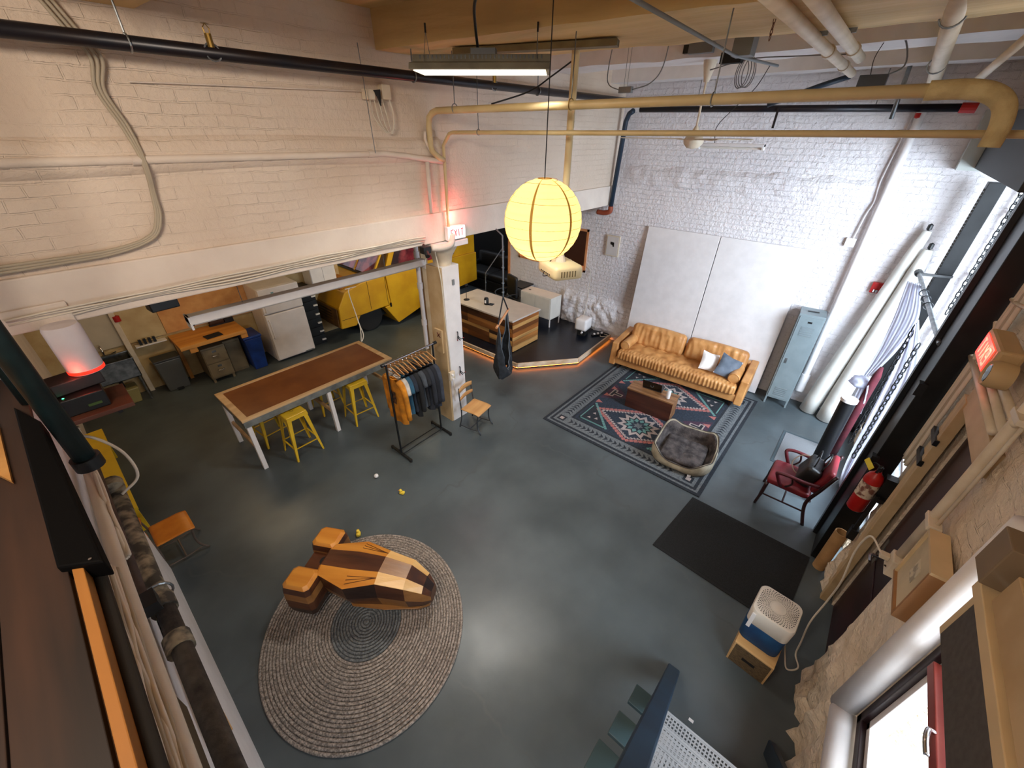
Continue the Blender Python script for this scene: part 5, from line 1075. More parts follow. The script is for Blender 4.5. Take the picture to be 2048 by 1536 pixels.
# far wall vertical pipe and conduit near the right corner
t = thing('corner_pipe', 'white painted vertical pipe down the far wall beside the locker', 'pipe', (8.3, .0, 2.4)); MB().cyl((8.3, .02, .3), (8.3, .10, 5.05), .05, 14).build('pipe', m_white, t, world=True, smooth=True); MB().cyl((8.3, .02, .28), (8.3, .025, .62), .068, 14).build('sleeve', m_white, t, world=True, smooth=True)
tag(MB().tube(bez([(8.36, .22, 2.95), (8.36, .20, 3.3), (8.35, .17, 3.5), (8.36, .20, 3.8), (8.36, .16, 4.6)], 6), .010, 6).build('wall_conduit', m_white, smooth='all'), 'thin white conduit beside the vertical corner pipe', 'conduit')
tag(MB().bb((8.34, .17, 2.84), (8.395, .30, 2.97)).build('cover_box', m_whitem, bevel=.008), 'small white cover box on the far wall beside the corner pipe', 'box')
t = thing('fire_alarm', 'red fire alarm strobe on the far wall right of the corner pipe', 'alarm', (8.37, -.33, 2.30)); MB().bb((-.05, -.09, -.07), (.02, .07, .09)).build('body', m_red, t, bevel=.008); MB().lathe([(0, -.03), (.035, -.02), (.035, .02)], (-.055, .0, -.03), 12).build('strobe', m_chrome, t)
# ================================================================== RIGHT WALL
steel_d = mat('dark_steel', (26, 28, 30), .4, .3, c2=(14, 15, 17), scale=5)
gl = glass_mat('window_glass', (.96, .98, 1, 1))
# big window: dark posts, glazed grid, roller drum and guides
t = thing('steel_door_post', 'wide black steel post between the big window and the brick strip', 'post', (4.85, -.9, 0)); MB().bb((4.66, -.98, 0), (5.10, -.80, 4.0)).build('post', steel_d, t, world=True, bevel=.008); MB().bb((5.06, -1.02, .02), (5.14, -.76, 4.0)).build('guide_channel', m_black, t, world=True)
for z in (1.5, 2.35): MB().bb((4.62, -.83, z), (4.70, -.77, z+.12)).build('catch', m_black, t, world=True)
t = thing('window_guide', 'dark chain guide strip at the far jamb of the big window', 'guide', (8.0, -.9, 0)); MB().bb((7.93, -1.0, 0.0), (8.12, -.84, 3.85)).build('channel', steel_d, t, world=True, bevel=.005)
b = MB()
for i in range(90): b.bb((7.985, -.845, .1+.041*i), (8.05, -.832, .1+.041*i+.024))
b.build('chain_strip', mat('guide_chain', (96, 94, 84), .5, .5), t, world=True)
t = thing('roller_drum_box', 'big dark roller door box across the top of the window', 'roller box', (6.6, -.85, 4.2)); MB().bb((4.7, -1.0, 3.98), (8.15, -.66, 4.55)).build('housing', mat('drum_dark', (26, 28, 26), .6), t, world=True, bevel=.006)
tag(MB().bb((8.16, -1.0, 3.95), (8.38, -.5, 4.6)).build('drum_end_panel', mat('pale_panel', (178, 182, 178), .6)), 'pale grey panel closing the far end of the roller box', 'panel')
w1 = struct(MB().bb((5.1, -1.26, .30), (5.16, -1.18, 3.98)).build('window_1', steel_d)); b = MB()
for x in (5.98, 6.82, 7.66, 8.28): b.bb((x-.025, -1.25, .30), (x+.025, -1.19, 3.98))
for z in (.32, 1.1, 1.9, 2.7, 3.5, 3.95): b.bb((5.1, -1.25, z-.025), (8.35, -1.19, z+.025))
b.build('window_bars', m_white, w1); MB().bb((5.12, -1.225, .32), (8.35, -1.22, 3.95)).build('window_pane', gl, w1)
struct(MB().bb((5.05, -1.5, .24), (8.4, -1.08, .30)).build('trim_3', m_grey))
# building across the yard, seen through the panes
ob = brick_mat('outside_brick', (206, 190, 182), (186, 168, 160), 0, .01, .01)
tag(MB().bb((2.0, -7.0, -1.0), (16, -6.6, 4.2)).build('outside_building', ob), 'pale brick building standing across the yard outside the window', 'building')
struct(MB().bb((-6, -12, -.6), (18, -1.5, -.5)).build('ground', mat('yard_ground', (170, 170, 168), .8)))
# curtain, rod, chains
sh = sheer_mat('sheer_white', (214, 216, 230), .45)
t = thing('curtain_rod', 'steel curtain rod with black ends crossing the big window', 'curtain rod', (6.3, -.7, 2.75)); A = gy(1838, 548, -.66); B = gy(1880, 688, -.80)
MB().cyl(A, B, .022, 10).build('rod', m_steel, t, world=True, smooth=True); MB().cyl(A+(A-B).normalized()*.0, A+(A-B).normalized()*.12, .045, 10).build('end_knob', m_black, t, world=True); MB().bar(B, B+Vector((-.02, -.10, 0)), .04, .04).build('bracket', m_black, t, world=True); MB().bar((A.x, A.y, A.z), (A.x+.12, -1.0, A.z), .03, .03).build('bracket', m_black, t, world=True)
for k in (.35, .45, .55): p = A.lerp(B, k); MB().tube([(p.x, p.y+.04*math.cos(g), p.z-.01+.04*math.sin(g)) for g in [2*PI*i/12 for i in range(12)]], .006, 5, closed=True).build('curtain_ring', m_black, t, world=True)
def sheet_px(L, Rr, X, name, parent, folds=7, amp=.04, m=None, nu=26, nv=40):
    Lp = bez([gx(*q, X) for q in L], 6); Rp = bez([gx(*q, X-.25) for q in Rr], 6)
    def smp(Q, v): f = v*(len(Q)-1); i = min(len(Q)-2, int(f)); return Q[i].lerp(Q[i+1], f-i)
    def fn(u, v):
        p = smp(Lp, v).lerp(smp(Rp, v), u); wv = (smp(Rp, v)-smp(Lp, v)).length
        return p + Vector((amp*math.sin(u*folds*PI+v*2)*(.5+.5*min(1, wv*2))+.02*noise.noise(Vector((u*4, v*6, X))), .0, 0))
    return MB().grid(fn, nu, nv).build(name, m or sh, parent, world=True, smooth='all')
t = thing('sheer_curtain', 'white sheer curtain tied in a knot at the corner of the big window', 'curtain', (7.2, -.55, 1.5))
sheet_px([(1815, 562), (1785, 640), (1752, 710), (1726, 752)], [(1842, 570), (1836, 640), (1790, 705), (1742, 752)], 7.3, 'upper_drape', t)
sheet_px([(1717, 775), (1705, 800), (1698, 815)], [(1738, 770), (1732, 800), (1722, 830)], 7.2, 'lower_drape', t, 6, .03, nv=14)
b = MB(); kc = gx(1722, 764, 7.15); 
def knot(u, v):
    a = 2*PI*u; e = -PI/2+PI*v; r = .13*(1+.25*noise.noise(Vector((math.cos(a)*2, math.sin(a)*2, e*2)))); return kc+Vector((r*math.cos(e)*math.cos(a), r*math.cos(e)*math.sin(a), .09*math.sin(e)))
b.grid(knot, 22, 12); b.build('knot', sh, t, world=True, smooth='all')
t = thing('long_sheer', 'long white sheer hanging down beside the chains over the window glass', 'curtain', (6.2, -.9, 1.2))
sheet_px([(1822, 660), (1775, 760), (1730, 850), (1690, 930), (1672, 985)], [(1838, 640), (1838, 740), (1800, 820), (1742, 900), (1690, 990)], 6.3, 'sheer_panel', t, 5, .05)
c0 = gx(1832, 650, 6.2); chain('hoist_chain', c0, (c0.x, c0.y-.03, .75), 'black hoist chain hanging left of the pair in front of the sheer', .075, m_black, .0075, .022)
c1 = gx(1838, 688, 5.95); chain('hoist_chain', c1, (c1.x, c1.y-.03, .72), 'black hoist chain hanging right of the pair in front of the sheer', .075, m_black, .0075, .022)
c2 = gy(2036, 398, -1.1); chain('window_chain', (c2.x, -1.1, 3.9), (c2.x, -1.1, 2.3), 'dark chain hanging against the upper window glass', .075, m_black, .0075, .022)
# rolls leaning in the corner
rw = mat('backdrop_white', (214, 212, 206), .6, c2=(198, 196, 190), scale=3)
for i, (a, c, r0, r1, lab) in enumerate(((gx(1856, 462, 8.25), gz(1614, 820), .05, .13, 'left one of two tall white backdrop rolls leaning in the window corner'), (gx(1858, 500, 8.15), gz(1650, 838), .06, .14, 'right one of two tall white backdrop rolls leaning in the window corner'))):
    t = thing('backdrop_roll', lab, 'roll', (c.x, c.y, 0)); pts = [a.lerp(Vector((c.x-.03, c.y, .02)), k/10) for k in range(11)]
    MB().tube(pts, [r0 if k == 0 else r0+.02+(r1-r0-.02)*min(1, k/8) for k in range(11)], 18).build('roll', rw, t, world=True, smooth='all')
    MB().lathe([(0, 0), (.03, .02), (.03, .08), (0, .10)], a, 10).build('end_plug', m_black, t, world=True); MB().cyl(pts[0], pts[3], r0*.6, 8).build('core', rw, t, world=True)
t = thing('poster_tube', 'black tube with a round white cap standing by the red chair', 'tube', (6.2, -.52, 0)); MB().cyl((6.2, -.56, 0), (6.2, -.53, 1.36), .085, 20).build('tube', m_black, t, world=True, smooth=True); MB().cyl((6.2, -.53, 1.36), (6.2, -.53, 1.40), .095, 20).build('cap', m_whitem, t, world=True, smooth=True)
t = thing('maroon_stand', 'maroon fabric bundle standing behind the knotted curtain', 'bundle', (7.0, -.72, 0)); MB().tube([(7.0, -.75, .02), (7.0, -.74, .8), (7.02, -.74, 1.45), (7.02, -.74, 1.6)], [.045, .05, .05, .02], 14).build('bundle', mat('maroon_cloth', (96, 30, 42), .9, c2=(70, 20, 32), scale=8), t, world=True, smooth='all')

# red armchair with a black bag
t = thing('red_armchair', 'dark wood armchair with red upholstered seat by the big window', 'chair', (5.38, -.34, 0), math.radians(-90)); rf_ = mat('red_vinyl', (128, 30, 40), .5, c2=(104, 22, 32), scale=6); dw = mat('dark_chair_wood', (44, 22, 24), .35)
b = MB(); soft_block(b, (-.02, 0, .43), .48, .50, .10, lambda p: Vector((0, 0, .012*(1-(p.x/.25)**2) if p.z > 0 else 0)), (10, 10, 4), rad=.04); b.build('seat', rf_, t, smooth='all', weld=True)
b = MB(); soft_block(b, (.27, 0, .70), .08, .46, .40, lambda p: Vector((0, 0, 0)), (4, 10, 8), R=Matrix.Rotation(math.radians(14), 3, 'Y'), rad=.035); b.build('backrest', rf_, t, smooth='all', weld=True)
for s in (-1, 1):
    MB().tube(bez([(-.24, s*.25, .40), (-.25, s*.255, .2), (-.27, s*.26, 0)], 4), [.024]*5+[.018]*4, 10).build('leg', dw, t, smooth='all'); MB().tube(bez([(.36, s*.24, .88), (.28, s*.25, .60), (.22, s*.25, .38), (.24, s*.25, .2), (.30, s*.26, 0)], 4), .021, 10).build('leg', dw, t, smooth='all')
    MB().tube(bez([(-.10, s*.26, .44), (-.17, s*.27, .58), (-.18, s*.29, .64), (-.08, s*.30, .665), (.1, s*.29, .66), (.26, s*.26, .66)], 5), .022, 10).build('arm', mat('arm_maroon', (84, 24, 32), .4), t, smooth='all')
    MB().tube(bez([(-.05, s*.265, .46), (.0, s*.28, .55), (-.02, s*.29, .65)], 4), .012, 8).build('arm_scroll', dw, t, smooth='all')
    MB().cyl((-.25, s*.255, .20), (.24, s*.25, .20), .011, 8).build('stretcher', dw, t)
MB().cyl((-.0, -.255, .20), (0, .255, .20), .011, 8).build('stretcher', dw, t)
t = thing('black_bag', 'black leather bag with long handles on the red armchair', 'bag', (5.38, -.46, .50), math.radians(-90)); bgm = mat('bag_leather', (26, 24, 22), .45, c2=(14, 13, 13), scale=6, bump=.004)
b = MB(); soft_block(b, (0, 0, .16), .18, .40, .30, lambda p: Vector((-.04*p.z*2 if abs(p.x) > 0 else 0, p.y*-.25*(p.z+.15), .02*noise.noise(p*7))), (8, 14, 10), R=Matrix.Rotation(math.radians(22), 3, 'Y'), rad=.05); b.build('body', bgm, t, smooth='all', weld=True)
for s in (-1, 1): MB().tube(bez([(.05+s*.04, -.12, .30), (.07+s*.05, -.08, .44), (.07+s*.05, .04, .48), (.05+s*.04, .12, .30)], 5), .008, 6).build('handle', bgm, t, smooth='all')
MB().tube(bez([(.1, .16, .28), (-.12, .2, .22), (-.2, .14, .10), (-.14, .0, .06), (-.05, -.06, .1)], 6), .007, 6).build('strap', mat('tan_strap', (150, 130, 110), .6), t, smooth='all')

# door recess and trims
d1 = struct(MB().bb((3.28, -1.16, 0), (4.12, -1.10, 2.55)).build('door_1', mat('maroon_door', (48, 14, 20), .45, c2=(30, 9, 14), scale=3)))
for z0, z1 in ((.15, .95), (1.15, 2.4)): MB().bb((3.42, -1.102, z0), (3.98, -1.09, z1)).build('door_panel', mat('maroon_door', (48, 14, 20)), d1, bevel=.01)
h = MB().cyl((3.95, -1.10, 1.03), (3.95, -1.04, 1.03), .015, 8).build('door_handle', m_chrome, d1); MB().tube(bez([(3.95, -1.04, 1.03), (3.93, -1.03, 1.03), (3.84, -1.03, 1.03)], 4), .012, 8).build('lever', m_chrome, h)
MB().bb((3.98, -1.10, .88), (4.04, -1.09, 1.2)).build('lock_plate', m_steel, d1)
t = thing('door_trim_board', 'long tan vertical board beside the maroon door', 'board', (4.2, -1.0, 0)); MB().bb((4.115, -1.04, 0), (4.19, -.97, 2.62)).build('edge', tan, t, world=True, bevel=.003); MB().bb((4.20, -1.02, 0), (4.33, -.985, 2.6)).build('face_board', mat('tan_board_light', (206, 180, 140), .6), t, world=True, bevel=.003)
for z in (1.98, 2.2): MB().bb((4.10, -.985, z), (4.36, -.955, z+.05)).build('black_band', m_black, t, world=True)
tag(MB().bb((3.2, -1.05, 2.56), (4.2, -.98, 2.74)).build('door_head_board', tan, bevel=.004), 'tan head board over the maroon door', 'board')
t = thing('cardboard_tube', 'open tan cardboard tube standing by the long tan board', 'tube', (4.66, -.90, 0)); b = MB(); b.lathe([(.062, 0), (.062, .62), (.052, .62), (.052, .02), (0, .02)], (4.56, -.90, 0), 24); b.build('tube', mat('cardboard', (178, 140, 96), .7, c2=(160, 122, 80)), t, world=True, smooth=True)
t = thing('door_bar', 'black door bar fixed upright on the rough brick strip', 'bar', (4.45, -.93, 1.1)); MB().bb((4.42, -.96, .72), (4.46, -.925, 1.32)).build('bar', m_black, t, world=True, bevel=.004); MB().bb((4.40, -.98, .70), (4.49, -.915, .84)).build('latch', m_black, t, world=True, bevel=.004); MB().bb((4.41, -1.0, 1.27), (4.47, -.95, 1.31)).build('arm', m_black, t, world=True)
# extinguisher
t = thing('fire_extinguisher', 'red fire extinguisher with yellow tag hanging on the brick strip', 'fire extinguisher', (4.52, -.86, 1.02)); b = MB(); b.lathe([(.0, 0), (.06, 0), (.075, .02), (.075, .42), (.06, .47), (.03, .50), (.025, .52), (0, .52)], n=22); b.build('cylinder', m_red, t, smooth=True)
b = MB(); b.lathe([(.0765, .20), (.0765, .38)], n=22); b.build('paper_label', mat('label_paper', (206, 190, 170), .6, c2=(120, 80, 70), scale=16, contrast=(.45, .55)), t, smooth=True)
MB().lathe([(.02, .52), (.022, .57), (0, .58)], n=12).build('valve', m_black, t); MB().bar((0, 0, .585), (-.10, .03, .62), .02, .012).build('handle', m_black, t); MB().bar((0, 0, .565), (-.09, .03, .55), .02, .008).build('lever', m_black, t)
MB().tube(bez([(.02, .0, .56), (.07, .05, .55), (.10, .05, .42), (.085, .03, .25)], 5), .009, 8).build('hose', m_black, t, smooth='all'); MB().box((.02, .09, .55), (.16, .004, .05), rz=.3, rx=.5).build('yellow_tag', mat('tag_yellow', (230, 208, 50), .6), t)
MB().bb((-.05, -.16, .2), (.05, -.07, .5)).build('wall_bracket', m_black, t)
# cable bundles and conduits up the strip
for k in range(6):
    x = 4.44+.035*k; pts = [(x+.02*noise.noise(Vector((k*2, i*.7, 0))), -.975+.012*(k % 2), 1.75+.2*i) for i in range(15)]
    tag(MB().tube(bez(pts, 3), .010 if k % 3 else .016, 6).build('strip_cable', [m_cable, mc, mat('blue_cable', (60, 80, 92), .5), m_cable, mc, m_cable][k], smooth='all'), ['first', 'second', 'blue grey third', 'fourth', 'fifth', 'sixth'][k]+' cable from the door side in the bundle above the extinguisher', 'cable', 'cables above the extinguisher')
t = thing('emergency_exit_sign', 'tan emergency exit unit with glowing red face on the right wall', 'exit sign', (3.86, -.86, 3.1), 0)
eb_ = mat('exit_tan', (190, 160, 116), .6); b = MB(); b.bb((-.24, -.10, -.10), (.24, .02, .10)); b.build('housing', eb_, t, bevel=.02); MB().bb((-.17, .02, -.075), (.19, .026, .075)).build('lit_face', mat('exit_red', (255, 50, 36), .4, emit=2.2), t)
b = MB(); letters(b, 'EXIT', -.13, .028, -.05, .10, .055, .014, .003); b.build('lettering', mat('exit_red_pale', (255, 120, 96), .4, emit=2), t)
b = MB(); b.T = Matrix.Translation((-.30, .0, -.03)) @ Matrix.Rotation(-PI/2, 4, 'X'); b.lathe([(0, -.08), (.08, -.08), (.088, 0), (.075, .03), (.06, .02), (0, .025)], n=20); b.build('lamp_head', eb_, t, smooth=True); b = MB(); b.T = Matrix.Translation((-.30, .022, -.03)) @ Matrix.Rotation(-PI/2, 4, 'X'); b.lathe([(0, .01), (.05, .004), (.058, 0)], n=18); b.build('lens', mat('lamp_lens', (60, 62, 64), .1, .4), t)
lamp('exit_glow', 'POINT', (3.9, -.78, 3.1), 1.6, (1, .1, .06), rad=.05)
for i, (q0, q1) in enumerate((((1940, 700), (1985, 865)), ((1963, 700), (2006, 862)), ((1990, 730), (2032, 850)))):
    a = gy(*q0, -.96); c = gy(*q1, -.96); tag(MB().tube([a, c], .022, 10).build('wall_conduit', m_offw, smooth='all'), ['first thin pale conduit under the red exit unit', 'second thin pale conduit under the red exit unit', 'third thin pale conduit under the red exit unit'][i], 'conduit')
t = thing('bent_conduit', 'pale bent conduit looping above the red exit unit', 'conduit', (3.9, -.95, 3.4)); MB().tube(bez([gy(1990, 660, -.96), gy(2000, 560, -.96), gy(2025, 600, -.96), gy(2060, 620, -.96)], 6), .014, 8).build('conduit', m_offw, t, world=True, smooth='all')
t = thing('wall_riser_pipe', 'painted riser pipe with thin conduit down the wall to the outlet', 'pipe', (3.18, -.97, 2.4)); MB().tube([(3.17, -.965, 4.9), (3.17, -.965, 2.5), (3.19, -.965, 1.76)], .030, 12).build('pipe', m_offw, t, world=True, smooth='all'); MB().tube([(3.08, -.975, 4.9), (3.10, -.975, 1.74)], .011, 8).build('thin_conduit', m_offw, t, world=True, smooth='all')
for z in (2.15, 3.0): MB().bb((3.05, -1.0, z), (3.22, -.93, z+.04)).build('strap', m_offw, t, world=True, bevel=.004)
t = thing('wall_outlet', 'painted metal outlet box with a plugged cord on the right wall', 'outlet', (3.16, -.96, 1.70)); MB().bb((-.07, -.05, -.09), (.07, .035, .06)).build('box', m_offw, t, bevel=.008); MB().bb((.0, .035, -.02), (.05, .09, .02)).build('plug', m_offw, t, bevel=.005); MB().lathe([(0, 0), (.012, .001)], (-.03, .037, -.04), 10).build('knockout', m_black, t)
# purifier and crate
pl = wood_mat('plywood_crate', (220, 182, 130), (196, 154, 100), 1)
t = thing('plywood_crate', 'small plywood crate with a hand slot under the air purifier', 'crate', (2.98, -.55, 0), math.radians(-4)); MB().bb((-.17, -.165, .28), (.17, .165, .295)).build('top', pl, t, bevel=.002)
for s in (-1, 1): MB().bb((-.17, s*.165, 0), (.17, s*.150, .28)).build('side', pl, t)
e = mat('ply_edge', (120, 98, 66), .7, c2=(70, 54, 38), scale=30, stretch=(1, 1, 6)); MB().bb((-.17, -.15, .0), (-.155, .15, .28)).build('end_board', e, t); MB().bb((-.173, -.05, .12), (-.169, .06, .155)).build('hand_slot', m_dark, t); MB().bb((.155, -.15, 0), (.17, .15, .28)).build('end_board', pl, t)
t = thing('air_purifier', 'square white and blue air purifier with perforated round grille top', 'air purifier', (3.06, -.54, .297), math.radians(-4)); wp = mat('purifier_white', (222, 216, 206), .4)
def rsq(hw, z, r=.06, n=6):
    P = []
    for cx_, cy_, a0 in ((1, 1, 0), (-1, 1, 1), (-1, -1, 2), (1, -1, 3)):
        for k in range(n+1): a = (a0+k/n)*PI/2; P.append(Vector((cx_*(hw-r)+r*math.cos(a), cy_*(hw-r)+r*math.sin(a), z)))
    return P
MB().loft([rsq(.160, 0), rsq(.165, .01), rsq(.165, .23), rsq(.16, .24)]).build('blue_base', mat('purifier_blue', (16, 72, 116), .7, c2=(10, 54, 96)), t, smooth=True)
MB().loft([rsq(.155, .24), rsq(.168, .255), rsq(.172, .42), rsq(.166, .435), rsq(.155, .438)]).build('white_top', wp, t, smooth=True)
b = MB()
for ring in range(8):
    r = .068+.0112*ring; nn = 44
    for k in range(nn):
        a = 2*PI*(k+.5*(ring % 2))/nn; sq_ = 1+.16*abs(math.sin(2*a))**2*(ring/9)*1.3
        x, y = r*sq_*math.cos(a), r*sq_*math.sin(a); s_ = .0028+.0004*ring
        b.add([Vector((x+s_*math.cos(g), y+s_*math.sin(g), .4392)) for g in [2*PI*i/6 for i in range(6)]], [tuple(range(6))])
b.build('grille_holes', m_black, t)
MB().lathe([(0, .441), (.045, .441), (.05, .4385)], n=24).build('grille_disc', wp, t, smooth=True)
MB().bar((-.172, .13, .40), (-.172, .13, .20), .03, .012).build('strap_tab', m_whitem, t)
t = thing('purifier_cord', 'white cord running from the wall outlet down to the air purifier', 'cord', (3.2, -.8, 0)); MB().tube(bez([(3.19, -.88, 1.70), (3.30, -.80, 1.72), (3.38, -.80, 1.45), (3.36, -.84, 1.1), (3.42, -.86, .75), (3.36, -.84, .45), (3.30, -.86, .2), (3.28, -.88, .02), (3.16, -.92, .02), (3.08, -.84, .02), (3.2, -.8, .03), (3.24, -.72, .25), (3.22, -.66, .36)], 8), .008, 6).build('cord', m_cable, t, world=True, smooth='all')
# framed box picture
t = thing('deep_frame_picture', 'deep cream box frame picture hung on the rough right wall', 'picture', (2.76, -.96, 2.02)); fm = mat('frame_cream', (214, 188, 146), .5); fb = mat('frame_brown', (160, 116, 74), .6)
for a, c, m_ in (((-.20, -.05, -.22), (.20, .045, -.20), fb), ((-.20, -.05, .20), (.20, .045, .22), fm), ((-.20, -.05, -.20), (-.18, .045, .20), fb), ((.18, -.05, -.20), (.20, .045, .20), fm)): MB().bb(a, c).build('frame_side', m_, t)
MB().bb((-.185, -.04, -.205), (.185, .03, .205)).build('canvas', mat('picture_art', (206, 190, 158), .8, c2=(186, 172, 144), scale=5), t); MB().bb((-.06, .03, -.04), (.05, .033, .08)).build('faint_print', mat('picture_print', (160, 150, 132), .8, c2=(206, 196, 170), scale=18, contrast=(.45, .55)), t)
# near window
fr_ = mat('window_dark_frame', (38, 22, 26), .4); rdw = mat('window_red_frame', (150, 66, 58), .45, c2=(130, 50, 46), scale=4)
w2 = MB(); w2.bb((2.36, -1.22, .93), (2.42, -1.09, 2.75)); w2.bb((.5, -1.22, .93), (2.42, -1.09, 1.0)); w2.bb((.5, -1.22, 2.68), (2.42, -1.09, 2.75)); w2.bb((.5, -1.22, .93), (.56, -1.09, 2.75)); w2 = struct(w2.build('window_2', fr_, bevel=.004))
b = MB(); b.bb((2.31, -1.20, 1.0), (2.36, -1.12, 2.68)); b.bb((.56, -1.20, 1.0), (2.36, -1.12, 1.05)); b.bb((.56, -1.2, 2.62), (2.36, -1.12, 2.68)); b.build('white_sash', m_white, w2, bevel=.004)
b = MB(); b.bb((.56, -1.19, 1.80), (2.33, -1.08, 1.87)); b.bb((.56, -1.19, 1.90), (2.33, -1.12, 1.93)); b.build('red_rail', rdw, w2, bevel=.005); MB().bb((.56, -1.165, 1.0), (2.33, -1.16, 2.65)).build('window_pane', gl, w2)
lk = MB(); lk.tube(bez([(1.92, -1.08, 1.86), (1.90, -1.05, 1.88), (1.84, -1.04, 1.88), (1.78, -1.05, 1.86)], 5), .012, 8); lk.build('sash_lock', m_chrome, w2, smooth='all')
tag(MB().tube([(2.47, -1.03, .86), (2.47, -1.03, 2.8)], .075, 20).build('rounded_jamb', m_white, smooth='all'), 'rounded white plaster jamb at the far side of the near window', 'jamb')
tag(MB().tube([(2.43, -1.04, .86), (.4, -1.04, .86)], .08, 20).build('rounded_sill', m_white, smooth='all'), 'rounded white plaster sill under the near window', 'sill')
t = thing('window_blind_box', 'dark grey blind box across the top of the near window', 'blind', (1.25, -.97, 2.5)); MB().bb((.4, -1.02, 2.33), (2.06, -.90, 2.62)).build('box', mat('blind_grey', (84, 78, 74), .7, c2=(72, 66, 62), scale=30), t, world=True, bevel=.004)
MB().bb((.4, -1.02, 2.62), (2.12, -.88, 2.68)).build('top_rail', fm, t, world=True, bevel=.004); MB().bb((2.06, -1.02, 2.33), (2.10, -.90, 2.62)).build('end_trim', fm, t, world=True)
tag(MB().bb((2.06, -1.02, 2.70), (2.22, -.86, 2.92)).build('wall_box', mat('box_taupe', (128, 108, 84), .7), bevel=.006), 'taupe box fixed on the right wall above the blind box', 'box')
tag(MB().bb((.4, -1.03, 2.69), (2.0, -.90, 2.86)).build('head_shelf', tan, bevel=.005), 'tan shelf board above the grey blind box', 'shelf')
tag(MB().tube(bez([(2.16, -.98, 2.95), (2.42, -.985, 3.0), (2.66, -.985, 2.98), (2.72, -.99, 3.05)], 5), .014, 8).build('stub_conduit', m_offw, smooth='all'), 'short pale conduit leading from the taupe box over the wall', 'conduit')

